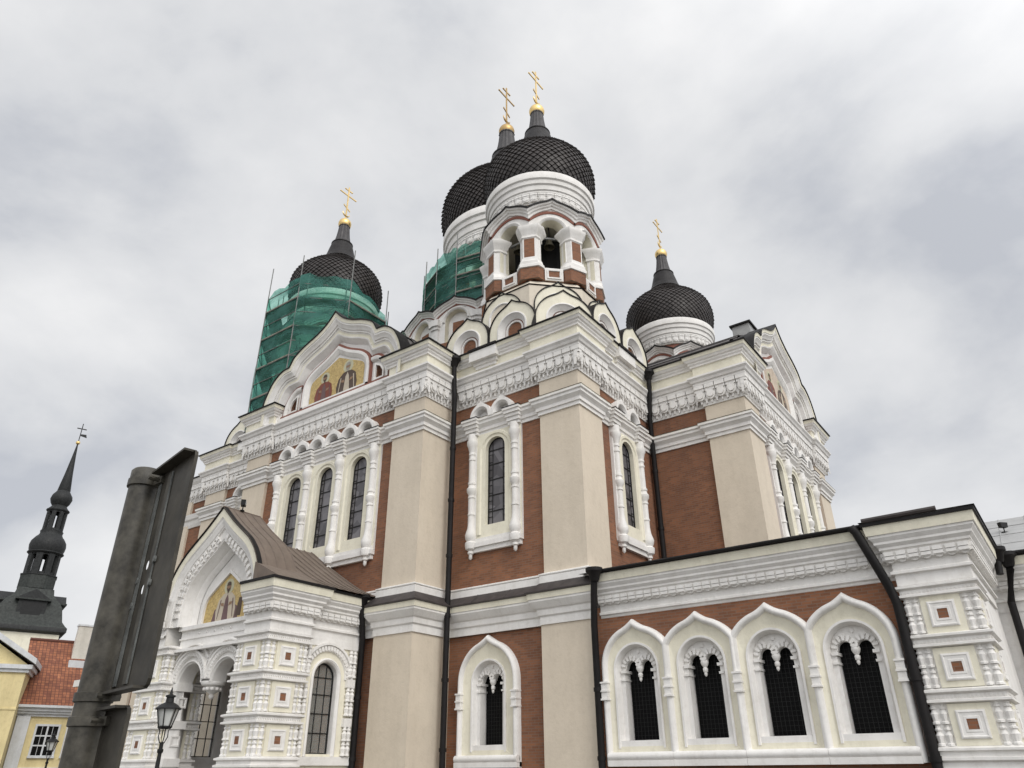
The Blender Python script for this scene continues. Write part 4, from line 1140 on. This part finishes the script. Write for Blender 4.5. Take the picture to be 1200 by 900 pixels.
for i in range(n):                                     # dentils along the keel band
    t = ds[-1]*(i+0.5)/n
    while ds[j+1] < t: j += 1
    q = (t-ds[j])/(ds[j+1]-ds[j]); c = [mid[j][k]*(1-q)+mid[j+1][k]*q for k in (0, 1)]
    if c[1] < 6.6 or abs(c[0]) < 0.17: continue
    tx, tz = mid[j+1][0]-mid[j][0], mid[j+1][1]-mid[j][1]; l = hypot(tx, tz); tx /= l; tz /= l; nx, nz = tz, -tx
    for a0, a1, dd in ((-0.13, 0.02, -0.03), (0.02, 0.14, -0.07)):
        m.prism(fr, [(c[0]-tx*0.07+nx*a0, c[1]-tz*0.07+nz*a0), (c[0]+tx*0.07+nx*a0, c[1]+tz*0.07+nz*a0), (c[0]+tx*0.07+nx*a1, c[1]+tz*0.07+nz*a1), (c[0]-tx*0.07+nx*a1, c[1]-tz*0.07+nz*a1)], -0.14, dd, WHITE)
m.fill(fr, offset(P_OUT, 1.1, False), -0.72, WHITE)
m.box(fr, -2.15, 2.15, 6.28, 6.42, -0.72, -0.30, WHITE)
m.box(fr, -2.15, 2.15, 5.96, 6.02, -0.72, -0.38, WHITE)
for k in range(5): m.ball(fr.P(-0.95+0.475*k, 6.14, -0.44), 0.06, WHITE, 8)
m.box(fr, -2.1, 2.1, 5.6, 6.28, -0.72, -0.42, WHITE)
kg = m.build('keel_gable', PORCH, 40)
m = MB(); pm = mirror_curve(cat2([(0, 8.24), (0.6, 7.84), (1.15, 7.42), (1.28, 7.05), (1.30, 6.52)]))
m.fill(fr, pm, -0.70, GOLDM)
figure(m, fr, 0.0, 6.52, 1.52, ROBE4, ROBE3, ROBE2, -0.70)
for s in (-1, 1): m.fill(fr, [(s*0.3, 6.52), (s*0.8, 6.52), (s*0.7, 6.95), (s*0.38, 7.1)], -0.695, ROBE3)
m.fill(fr, [(0.62, 6.6), (0.95, 6.6), (0.95, 7.25), (0.74, 7.25)], -0.692, ROBE2)
m.build('mosaic', kg)
m = MB(); m.sweep(fr, pm, [(-0.1, -0.72), (-0.1, -0.62), (0.0, -0.62), (0.0, -0.70)], WHITE); m.build('mosaic_frame', kg)
# cornices of the porch
for path in ([(-22.45, 15.44), (-21.1, 15.44), (-21.1, 17.12), (-21.35, 17.12), (-21.35, 19.79)],
             [(2*PX+21.35, 19.79), (2*PX+21.35, 17.12), (2*PX+21.1, 17.12), (2*PX+21.1, 15.44), (2*PX+22.45, 15.44)]):
    m = MB(); m.plan(path, [(-0.25, 5.74)]+CORN, [WHITE]+CMAT); small_dentils(m, path)
    x0_, x1_ = sorted((path[0][0], path[1][0])) if path[0][1] < 16 else sorted((path[-1][0], path[-2][0]))
    m.wbox(x0_-0.02, x1_-0.1, 15.47, 17.0, 5.745, 7.25, WHITE)
    m.build('cornice', PORCH)
# metal roof: keel roof in front, lower saddle roof behind
m = MB()
pr = offset(P_OUT, -0.02, False); pr = [p for p in pr if p[1] > 7.35]
rows = [[fr.P(u, v+0.03, d) for u, v in pr] for d in (0.16, -0.7, -1.55)]
m.grid(rows, ROOFB)
m.grid([[fr.P(u, v+0.03, -1.55) for u, v in pr], [fr.P(u*0.9, min(v, 9.2)-0.4, -1.55) for u, v in pr]], ROOFB)
for dd in (-0.28, -0.7, -1.12, -1.52): m.tube([fr.P(u, v+0.045, dd) for u, v in pr], 0.022, ROOFB, 5)
m.tube([fr.P(0, 10.62, 0.15), fr.P(0, 10.62, -1.55)], 0.035, ROOFB, 6)
m.build('keel_roof', PORCH, 40)
m = MB()
sad = mirror_curve(catmull([(0, 9.75), (0.9, 9.15), (2.0, 8.45), (3.1, 7.82), (4.1, 7.40)], 4))
m.grid([[fr.P(u, v, d) for u, v in sad] for d in (-1.5, -4.45)], ROOFB)
for k in range(8):
    for s in (-1, 1):
        d0 = -1.6-k*0.38
        m.tube([fr.P(s*u, v+0.02, d0) for u, v in sad if u >= 0], 0.02, ROOFB, 4)
m.box(fr, -4.0, -2.6, 7.38, 7.42, -1.6, 0.3, ROOFB); m.box(fr, 2.6, 4.0, 7.38, 7.42, -1.6, 0.3, ROOFB)
for s in (-1, 1):
    m.prism(fr, [(s*2.6, 7.42), (s*4.05, 7.42), (s*2.6, 8.1)], -1.6, 0.15, ROOFB)
m.build('saddle_roof', PORCH, 40)
# inside: vault, floor steps and the dark door behind
m = MB(); m.wbox(PX-3.2, PX+3.2, 15.6, 19.7, 5.5, 5.6, WHITE); m.build('porch_ceiling', PORCH)
m = MB(); m.wbox(PX-3.4, PX+3.4, 15.2, 19.8, 0, 0.6, STONE); m.wbox(PX-2.3, PX+2.3, 14.6, 15.25, 0, 0.4, STONE)
m.wbox(PX-2.3, PX+2.3, 14.1, 14.65, 0, 0.2, STONE); m.build('porch_floor', PORCH)
m = MB(); m.wbox(PX-1.3, PX+1.3, 19.6, 19.7, 0.6, 4.4, DARK)
for q in (-1, 1): m.wbox(PX+q*0.62-0.5, PX+q*0.62+0.5, 19.57, 19.6, 0.9, 4.1, IRON)
m.build('door', PORCH)

# ------------------------------------------------------------------ right-hand annex
ANX = empty('annex', (-7.5, 21.6, 0), CATH)
AW = [-11.05, -8.935, -6.82, -4.705]
m = MB()
m.panel(FA(21.62), rect(-12.45, -3.2, 0, 6.3), [LOWH(u) for u in AW], 0, BRICK)
m.wbox(-3.3, -3.0, 21.62, 30.5, 0, 6.3, BRICK)
m.build('annex_wall', ANX)
for i, u in enumerate(AW): low_window(FA(21.62), u, 1.1575, 1.70, 5.8, ANX, wide=1.35, dk=(1.0 if i % 2 else 0.965), last=(i == 3), ends=(i == 0, i == 3))
path = [(-12.2, 21.62), (-3.0, 21.62)]
m = MB(); m.plan(path, [(0.0, 5.94)]+[(d, z if z > 6.0 else 5.96) for d, z in CORN], [WHITE]+CMAT); small_dentils(m, path); m.build('annex_cornice', ANX)
m = MB(); m.add([(-12.7, 21.1, 7.36), (-3.0, 21.1, 7.36), (-3.0, 27.6, 8.3), (-12.7, 27.6, 8.3)], [[0, 1, 2, 3]], SKIRT)
m.tube([(-12.2, 21.08, 7.35), (-3.4, 21.08, 7.35)], 0.055, DARK, 8); m.build('annex_roof', ANX)
# block at the end of the annex, carved like the porch piers
bp = porch_pier(-3.27, -1.58, 21.42, 23.1, ANX, 'end_pier', 'AB', True)
path = [(-3.27, 23.1), (-3.27, 21.42), (-1.58, 21.42), (-1.58, 26.6)]
m = MB(); m.plan(path, [(-0.2, 5.74)]+CORN, [WHITE]+CMAT); small_dentils(m, path)
m.wbox(-2.0, -1.62, 23.0, 28.2, 0, 7.3, WHITE)
m.add([(-3.8, 20.9, 7.40), (-1.05, 20.9, 7.40), (-1.05, 26.6, 7.40), (-2.5, 23.5, 8.0), (-3.8, 23.1, 7.40)], [[0, 1, 3], [1, 2, 3], [0, 3, 4]], DARK)
m.tube([(-3.7, 20.93, 7.43), (-1.9, 20.93, 7.45)], 0.07, SKIRT, 8)
m.build('end_cornice', ANX)
# further wing behind the block
YF = 27.4
m = MB(); m.wbox(-1.9, 9, YF, YF+6, 0, 6.3, WHITE)
m.plan([(-1.7, YF), (9, YF)], CORN, CMAT); small_dentils(m, [(-1.7, YF), (9, YF)])
for q in range(4):
    c = 0.1+q*2.2; m.sweep(FA(YF), archpath(c, 0.95, 1.7, 4.5, 26, 0.22), [(0, 0), (0, 0.2), (0.1, 0.26), (0.2, 0.2), (0.26, 0.08), (0.5, 0.04)], WHITE)
    m.fill(FA(YF), archloop(c, 0.45, 2.3, 4.3, 12), 0.03, BLACKGLASS)
m.build('far_wing_wall', ANX)
m = MB(); m.add([(-2.2, YF-0.5, 7.38), (9, YF-0.5, 7.38), (9, YF+4.2, 9.6), (-2.2, YF+4.2, 9.6)], [[0, 1, 2, 3]], SHEET)
for q in range(14): m.tube([(-1.8+q*0.8, YF-0.5, 7.39), (-1.8+q*0.8, YF+4.2, 9.61)], 0.02, SHEET, 4)
for q in (1, 2, 3): m.tube([(-2.2, YF-0.5+q*1.17, 7.385+q*0.555), (9, YF-0.5+q*1.17, 7.385+q*0.555)], 0.012, SHEET, 4)
m.tube([(-1.9, YF-0.53, 7.37), (9, YF-0.53, 7.37)], 0.06, DARK, 8)
m.build('far_wing_roof', ANX)

# ------------------------------------------------------------------ downpipes
def downpipe(pts, r=0.11, hop=True):
    m = MB(); P = [Vector(p) for p in pts]
    m.tube(P, r, DARK, 10)
    for a, b in zip(P, P[1:]):
        k = int((a-b).length/2.6)
        for i in range(1, k+1):
            c = a+(b-a)*(i/(k+1)); t = (b-a).normalized()*0.06; m.tube([c-t, c+t], r*1.22, DARK, 10)
    o = m.build('downpipe', CATH, 45)
    if not hop: return
    h = MB(); h.lathe((P[0].x, P[0].y, P[0].z), [(0.12, -0.3), (0.15, -0.25), (0.2, -0.05), (0.28, 0.03), (0.28, 0.14), (0.05, 0.14)], DARK, 14); h.build('hopper', o, 40)
downpipe([(-18.42, 21.05, 17.45), (-18.42, 21.05, 16.9), (-18.46, 21.18, 15.6), (-18.46, 21.18, 0)])
downpipe([(-12.2, 27.25, 17.45), (-12.2, 27.25, 16.8), (-12.52, 27.65, 15.5), (-12.52, 27.65, 7.9)])
downpipe([(-12.02, 21.0, 7.3), (-12.1, 21.05, 6.7), (-12.33, 21.35, 5.7), (-12.33, 21.35, 0)])
downpipe([(-4.0, 21.0, 7.33), (-3.9, 21.0, 7.18), (-3.48, 21.25, 5.8), (-3.38, 21.36, 5.3), (-3.38, 21.36, 0)], 0.12, False)
downpipe([(-0.95, YF-0.55, 7.25), (-0.95, YF-0.55, 6.9), (-1.2, YF-0.2, 6.0), (-1.25, YF-0.15, 0)])
downpipe([(-21.02, 19.3, 7.3), (-21.05, 19.35, 6.8), (-21.2, 19.62, 5.9), (-21.2, 19.62, 0)])
downpipe([(-1.15, 26.0, 7.25), (-1.2, 25.9, 6.6)], 0.1)

# ------------------------------------------------------------------ scaffolds
def scaffold(c, R, z0, z1, n, a0, a1, label, topcut=None, lift=2.0, over=1.4, inner=0.9):
    s = tag(empty('scaffold', (c[0], c[1], z0)), label, 'scaffold', 'netted scaffolds on the church towers')
    ks = [a0+(a1-a0)*k/n for k in range(n+1)]
    full = abs(a1-a0-2*pi) < 1e-6
    P = [(c[0]+R*cos(a), c[1]+R*sin(a)) for a in ks]; PI_ = [(c[0]+(R-inner)*cos(a), c[1]+(R-inner)*sin(a)) for a in ks]
    tops = []
    for i, (p, q) in enumerate(zip(P, PI_)):
        zt = z1 if topcut is None else topcut(ks[i])
        tops.append(zt)
        if full and i == n: continue
        m = MB(); m.tube([(p[0], p[1], z0), (p[0], p[1], zt+over*random.uniform(0.5, 1.5))], 0.034, STEEL, 6); m.build('standard', s)
        m = MB(); m.tube([(q[0], q[1], z0), (q[0], q[1], zt+random.uniform(0.1, 1.2))], 0.034, STEEL, 6); m.build('standard', s)
    lv = []
    z = z0+1
    while z < z1+0.3: lv.append(z); z += lift
    for z in lv:
        m = MB(); pl = MB()
        for i in range(n):
            if z > min(tops[i], tops[i+1])-0.15: continue
            for A in (P, PI_): m.tube([(*A[i], z), (*A[i+1], z)], 0.03, STEEL, 6)
            if z+1.0 < min(tops[i], tops[i+1]): m.tube([(*P[i], z+1.0), (*P[i+1], z+1.0)], 0.028, STEEL, 6)
            m.tube([(*P[i], z), (*PI_[i], z)], 0.045, STEEL, 6)
            if i % 2 == 0 and z+lift < min(tops[i], tops[i+1]): m.tube([(*P[i], z), (*P[i+1], z+lift)], 0.028, STEEL, 6)
            pl.add([(*P[i], z+0.06), (*P[i+1], z+0.06), (*PI_[i+1], z+0.06), (*PI_[i], z+0.06), (*P[i], z+0.11), (*P[i+1], z+0.11), (*PI_[i+1], z+0.11), (*PI_[i], z+0.11)],
                   [[0, 1, 2, 3], [4, 5, 6, 7], [0, 1, 5, 4], [2, 3, 7, 6]], PLANK)
        if m.v: m.build('ledger', s); pl.build('deck', s)
    for i in range(n):
        rows = []
        nu, nv = 6, 16
        for b in range(nv+1):
            row = []
            for a in range(nu+1):
                t = a/nu; zt = tops[i]*(1-t)+tops[i+1]*t
                zz = z0+(zt-z0)*b/nv
                x = P[i][0]*(1-t)+P[i+1][0]*t; y = P[i][1]*(1-t)+P[i+1][1]*t
                bul = (-0.05 if i % 2 else 0.02)+0.05*sin(pi*t)*(0.5+0.5*sin(b*2.1+i))+random.uniform(-0.04, 0.04)
                am = (ks[i]*(1-t)+ks[i+1]*t)
                row.append((x+cos(am)*bul, y+sin(am)*bul, zz+random.uniform(-0.05, 0.05)+(0.12*sin(a*2.0+i) if b == nv else 0)))
            rows.append(row)
        m = MB(); m.grid(rows, NET); m.build('net', s, 60)
    return s
scaffold((2*CX-TC[0]+0.05, TC[1]+0.04), 3.95, 17.6, 28.9, 8, pi/8, 2*pi+pi/8, 'green netted scaffold wrapped round the left tower up to its dome', topcut=lambda a: (lambda d: 27.2 if d > 30 else (27.9 if d < -50 else 28.2))((math.degrees(a-atan2(-TL[1], -TL[0]))+180) % 360-180), over=1.8)
ca = camdir
scaffold(cc, 5.75, 26.4, 30.9, 9, ca-radians(125), ca+radians(40), 'green netted scaffold around the central drum, behind the belfry', over=0.8, lift=1.25)

# ------------------------------------------------------------------ floodlights
def floodlight(loc, s, ang, label):
    o = tag(empty('floodlight', loc), label, 'floodlight')
    fr = Fr(loc, ang); m = MB()
    m.prism(fr, [(-0.2*s, 0.28*s), (0.2*s, 0.28*s), (0.24*s, 0.56*s), (-0.24*s, 0.56*s)], -0.12*s, 0.12*s, IRON); m.build('lamp_housing', o)
    m = MB(); m.prism(fr, [(-0.17*s, 0.31*s), (0.17*s, 0.31*s), (0.2*s, 0.53*s), (-0.2*s, 0.53*s)], 0.12*s, 0.135*s, LAMPGLASS); m.build('lens', o)
    m = MB(); m.tube([fr.P(0, 0, 0), fr.P(0, 0.3*s, 0)], 0.035*s, IRON, 6); m.box(fr, -0.15*s, 0.15*s, 0, 0.03*s, -0.1*s, 0.1*s, IRON); m.build('bracket', o)
floodlight((PX+0.05, 16.1, 10.63), 0.75, 0.9, 'small black floodlight on the ridge of the entrance porch')
floodlight((-0.86, YF+2.2, 8.65), 0.6, 2.4, 'small floodlight standing on the pale grey roof at far right')

# ------------------------------------------------------------------ street lamps
def street_lamp(loc, h, label, first=None):
    o = tag(empty('street_lamp', loc), label, 'street lamp', 'lantern street lamps')
    x, y, z = loc; s = 1.0; b = h-1.15
    m = MB(); m.lathe((x, y, 0), [(0.16, 0), (0.16, 0.5), (0.12, 0.55), (0.10, 0.9), (0.065, 0.95), (0.06, 1.4), (0.045, b-0.25), (0.07, b-0.22), (0.07, b-0.16), (0.045, b-0.14), (0.05, b)], IRON, 12); m.build('lamp_post', o, 40)
    m = MB()
    for k in range(4):
        a = pi/4+k*pi/2
        m.tube([(x+0.05*cos(a), y+0.05*sin(a), b-0.02), (x+0.11*cos(a), y+0.11*sin(a), b+0.12), (x+0.10*cos(a), y+0.10*sin(a), b+0.26), (x+0.16*cos(a), y+0.16*sin(a), b+0.34)], 0.014, IRON, 6)
    for k in range(6):
        a = k*pi/3+0.2
        m.tube([(x+0.15*cos(a), y+0.15*sin(a), b+0.34), (x+0.26*cos(a), y+0.26*sin(a), b+0.76)], 0.016, IRON, 6)
    m.lathe((x, y, b+0.30), [(0.12, 0), (0.17, 0.03), (0.17, 0.06)], IRON, 6)
    m.build('lantern_frame', o)
    m = MB(); m.lathe((x, y, b+0.37), [(0.14, 0), (0.245, 0.38)], LAMPGLASS, 6); m.build('lantern_glass', o)
    m = MB(); m.lathe((x, y, b+0.74), [(0.305, 0), (0.305, 0.03), (0.2, 0.12), (0.10, 0.17), (0.09, 0.28), (0.12, 0.29), (0.12, 0.33), (0.04, 0.36), (0.03, 0.42), (0.01, 0.52)], IRON, 12); m.build('lantern_cap', o, 30)
street_lamp((-18.91, 11.15, 0), 3.42, 'nearer black lantern street lamp in front of the porch arches')
street_lamp((-43.0, 19.45, 0), 3.42, 'farther black lantern street lamp before the yellow house window')

# ------------------------------------------------------------------ sign post seen from behind
sp = tag(empty('sign_post', (-2.023, 0.988, 0)), 'weathered grey steel post carrying two traffic signs seen from behind', 'sign post')
px, py = -2.023, 0.988
m = MB(); m.lathe((px, py, 0), [(0.041, 0), (0.0405, 2.33), (0.043, 2.332), (0.043, 2.366), (0.038, 2.372), (0.001, 2.374)], GALV, 24); m.build('pole', sp, 40)
def sign(x0, x1, z0, z1, yb, holes):
    m = MB(); fr = yb; c = 0.018
    lp = [(x0, z0), (x1-c, z0), (x1-c*0.3, z0+c*0.3), (x1, z0+c), (x1, z1-c), (x1-c*0.3, z1-c*0.3), (x1-c, z1), (x0, z1)]
    hs = []
    for u, v in holes: hs.append([(u+0.0115*cos(a*pi/6), v+0.013*sin(a*pi/6)) for a in range(12)])
    m.panel(fr, lp, hs, 0.0, GALV2); m.panel(fr, lp, hs, -0.002, GALV2)
    m.walls(fr, lp, -0.003, 0.006, GALV2)
    m.box(fr, x0, x1-c, z1-0.004, z1+0.002, -0.003, 0.03, GALV2); m.box(fr, x0, x1-c, z0-0.002, z0+0.004, -0.003, 0.03, GALV2)
    return m
SF = Fr((-1.966, 1.003, 0), atan2(-.981, -.194))
m = sign(0.0, 0.258, 1.772, 2.352, SF, [(0.046, 2.086), (0.050, 2.022)])
so_ = m.build('sign_panel', sp)
for u, w_, mt in ((0.011, 0.010, RAIL), (0.086, 0.014, GALV), (0.100, 0.003, RAIL)):
    m = MB(); m.box(SF, u-w_, u+w_, 1.79, 2.335, 0.001, 0.0045, mt); m.build('stiffening_rail', so_)
for u, v in ((0.010, 2.05), (0.010, 1.985), (0.11, 2.09), (0.11, 2.03)):
    m = MB(); m.prism(SF, [(u+0.005*cos(a*pi/4), v+0.009*sin(a*pi/4)) for a in range(8)], 0.001, 0.008, RAIL); m.build('rivet', so_)
m = sign(0.0, 0.165, 1.2, 1.738, SF, [])
m.build('lower_sign_panel', sp)
for z in (1.755, 1.70, 2.318):
    m = MB()
    m.lathe((px, py, z), [(0.0415, 0), (0.046, 0.002), (0.046, 0.022), (0.0415, 0.024)], GALV, 24)
    m.box(FA(1.0), px+0.035, px+0.085, z+0.002, z+0.022, -0.012, 0.012, GALV)
    co = m.build('clamp', sp, 40)
    m = MB(); m.tube([(px+0.070, py-0.03, z+0.012), (px+0.070, py+0.03, z+0.012)], 0.006, GALV, 6); m.build('bolt', co)

# ------------------------------------------------------------------ yellow house at the far left
def polar(az, D): return (D*sin(radians(az)), D*cos(radians(az)))
HA = atan2(-(60*cos(radians(-66.2))), -(60*sin(radians(-66.2))))     # outward direction, towards the camera
hx, hy = polar(-66.2, 60)
HO = tag(empty('yellow_house', (hx, hy, 0)), 'yellow house with red tiled roof, white cornice and gabled wing', 'house')
fr = Fr((hx, hy, 0), HA+radians(6)); R0, R1 = -1.75, 9.0
uof = lambda az: 60*tan(radians(az+66.2))
m = MB(); m.box(fr, R0, R1, 0, 5.0, -8, 0, YELLOW); m.build('wall', HO)
m = MB(); m.box(fr, R0+0.0, R0+0.75, 0, 4.95, 0, 0.15, GREYWHITE); m.box(fr, R0, R1, 0, 1.95, 0, 0.1, GREYWHITE); m.build('pilaster', HO)
m = MB()
for a, b, d in ((4.85, 5.0, 0.15), (5.0, 5.15, 0.3), (5.15, 5.35, 0.45), (5.35, 5.5, 0.65)): m.box(fr, R0-0.2, R1, a, b, -0.2, d, GREYWHITE)
m.build('cornice', HO)
def win(u, v0, v1, hw):
    f = MB(); f.sweep(fr, rect(u-hw, u+hw, v0, v1), [(0.12, 0), (0.12, 0.08), (0, 0.08), (0, 0.02)], GREYWHITE, True)
    f.box(fr, u-0.05, u+0.05, v0, v1, 0.02, 0.06, GREYWHITE)
    for q in (1, 2): f.box(fr, u-hw, u+hw, v0+(v1-v0)*q/3-0.04, v0+(v1-v0)*q/3+0.04, 0.02, 0.055, GREYWHITE)
    for s in (-1, 1): f.box(fr, u+s*hw*0.5-0.012, u+s*hw*0.5+0.012, v0, v1, 0.02, 0.045, GREYWHITE)
    f.box(fr, u-hw-0.15, u+hw+0.15, v0-0.15, v0-0.03, 0, 0.14, GREYWHITE)
    wo = f.build('window', HO)
    p = MB(); p.fill(fr, rect(u-hw, u+hw, v0, v1), 0.021, BLACKGLASS); p.build('pane', wo)
for u in (0.12, 1.9, 3.7, 5.5): win(u, 2.62, 4.3, 0.6)
def uvroof(name, quad, par, mat):
    me = bpy.data.meshes.new(name); me.from_pydata([tuple(p) for p in quad], [], [[0, 1, 2, 3]])
    uv = me.uv_layers.new(name='UVMap'); a = Vector(quad[1])-Vector(quad[0]); b = Vector(quad[3])-Vector(quad[0])
    for i, c in enumerate(((0, 0), (a.length, 0), (a.length, b.length), (0, b.length))): uv.data[i].uv = c
    me.materials.append(mat); o = bpy.data.objects.new(name, me); COL.objects.link(o); o.parent = par; o.location = -world_loc(par)
    return o
ro = uvroof('roof', [fr.P(R0-0.2, 5.5, 0.6), fr.P(R1, 5.5, 0.6), fr.P(R1, 10.0, -4.2), fr.P(R0-0.2, 10.0, -4.2)], HO, CLAY)
m = MB(); m.tube([fr.P(R0-0.2, 10.02, -4.2), fr.P(R1, 10.02, -4.2)], 0.12, CLAY, 8); m.build('ridge_tiles', ro)
m = MB(); m.box(fr, 0.75, 1.75, 8.2, 11.0, -3.6, -2.9, CHIM); m.box(fr, 0.68, 1.82, 11.0, 11.12, -3.67, -2.83, GREYWHITE); m.box(fr, 0.6, 1.95, 8.0, 8.6, -3.0, -2.2, GREYWHITE)
m.build('chimney', ro)
# gabled wing standing forward on the left
gx, gy = polar(-68.05, 58.2)
fw = Fr((gx, gy, 0), HA+radians(-4))
m = MB(); m.box(fw, -9.0, 0, 0, 7.6, -9, 0, YELLOW); m.prism(fw, [(-9.2, 7.6), (0.2, 7.6), (-4.5, 10.6)], -9, -0.15, YELLOW); m.box(fw, -9.0, 0.02, 5.1, 5.2, 0, 0.05, YELLOW); m.build('gable_wing', HO)
m = MB()
for s, x in ((1, 0.45), (-1, -9.45)):
    m.prism(fw, [(x, 7.72), (x, 8.05), (-4.5, 11.05), (-4.5, 10.7)], -9, 0.5, GREYWHITE)
m.box(fw, -9.3, 0.3, 7.45, 7.7, -8.9, 0.3, GREYWHITE); m.box(fw, -9.1, 0.15, 7.25, 7.45, -8.9, 0.15, GREYWHITE)
m.build('pediment_cornice', HO)

# ------------------------------------------------------------------ baroque church tower far away
tx, ty = polar(-68.85, 170)
ST = tag(empty('church_tower', (tx, ty, 0)), 'distant church tower with dark baroque spire of stacked lanterns', 'tower')
TA = atan2(-ty, -tx)+radians(3)
fr = Fr((tx, ty, 0), TA); HS = 5.6
m = MB(); m.box(fr, -HS, HS, 0, 24.6, -2*HS+HS, HS, CREAM); m.build('tower_wall', ST)
m = MB(); sq = [fr.P(u, 0, d) for u, d in ((-HS, HS), (HS, HS), (HS, -HS), (-HS, -HS))]; sq = [(p.x, p.y) for p in sq]
if (sq[1][0]-sq[0][0])*(sq[2][1]-sq[1][1])-(sq[1][1]-sq[0][1])*(sq[2][0]-sq[1][0]) < 0: sq = sq[::-1]
m.plan(sq, [(0, 24.3), (0.3, 24.4), (0.9, 24.7), (0.9, 25.4), (0.5, 25.8), (-0.1, 26.6), (-0.35, 27.8), (-0.6, 29.0), (-1.1, 30.0), (-1.8, 30.8), (-2.4, 31.6), (-2.6, 32.7)], [COPPER]*3+[COPPERG]*8, True)
m.build('bell_roof', ST, 50)
for k in range(4):
    fk = Fr((tx, ty, 0), TA+k*pi/2)
    m = MB(); m.box(fk, -2.3, 2.3, 26.4, 30.3, 2, HS-0.35, COPPER); m.box(fk, -1.6, 1.6, 26.8, 29.8, HS-0.36, HS-0.28, IRON)
    m.prism(fk, [(-2.8, 30.3), (2.8, 30.3), (0, 32.1)], 1.5, HS, COPPER)
    m.box(fk, -2.9, 2.9, 30.1, 30.4, 1.5, HS+0.15, COPPERG)
    m.build('dormer', ST)
m = MB(); m.lathe((tx, ty, 0), [(3.0, 32.5), (3.25, 32.8), (3.25, 35.2), (3.35, 35.3), (3.35, 35.5), (2.7, 35.5)], [COPPER, COPPERG, COPPER, COPPER, COPPER], 8)
m.build('gallery', ST)
def lantern(z0, z1, r, name):
    m = MB(); m.lathe((tx, ty, 0), [(r*1.0, z0), (r*1.0, z0+0.5), (r*0.4, z0+0.52)], COPPER, 8)
    for k in range(8):
        a = TA+pi/8+k*pi/4; c = (tx+r*0.92*cos(a), ty+r*0.92*sin(a)); fk = Fr((c[0], c[1], 0), a)
        m.box(fk, -0.2*r, 0.2*r, z0, z1, -0.15*r, 0.09*r, COPPER)
        fk = Fr((tx, ty, 0), TA+k*pi/4, r*0.92); hw = r*0.92*tan(pi/8)
        z2 = z1-0.75*hw
        m.prism(fk, [(-hw, z1+0.1), (-hw, z2)]+arc(0, z2, hw*0.6, 8)+[(hw, z2), (hw, z1+0.1)], -0.1, 0.08, COPPER)
    m.lathe((tx, ty, 0), [(r*1.02, z1), (r*1.16, z1+0.3), (r*1.16, z1+0.5), (r*0.6, z1+0.6)], COPPER, 16)
    m.build(name, ST)
lantern(35.5, 39.5, 2.75, 'lower_lantern')
m = MB(); m.lathe((tx, ty, 0), [(2.9, 40.0), (3.1, 40.6), (3.2, 41.4), (3.05, 42.2), (2.6, 42.9), (2.2, 43.3), (1.95, 43.8), (2.05, 44.3), (1.9, 44.4)], COPPER, 16); m.build('lower_bulb', ST, 40)
lantern(44.3, 48.2, 1.8, 'upper_lantern')
m = MB(); m.lathe((tx, ty, 0), [(2.0, 48.7), (1.5, 49.3), (1.35, 49.6), (1.75, 50.2), (2.0, 51.0), (1.85, 51.7), (1.45, 52.3), (1.15, 52.8), (1.2, 52.9), (0.75, 56.5), (0.35, 60.5), (0.12, 63.3)], COPPER, 12); m.build('spire', ST, 40)
m = MB(); m.ball((tx, ty, 63.6), 0.42, GOLD, 12); m.tube([(tx, ty, 63.5), (tx, ty, 68.0)], 0.09, IRON, 6)
m.box(fr, -0.9, 0.9, 66.7, 66.9, -0.05, 0.05, IRON); m.prism(fr, [(0.1, 65.2), (1.3, 65.0), (1.1, 65.7), (0.1, 65.6)], -0.05, 0.05, IRON); m.build('weather_vane', ST)
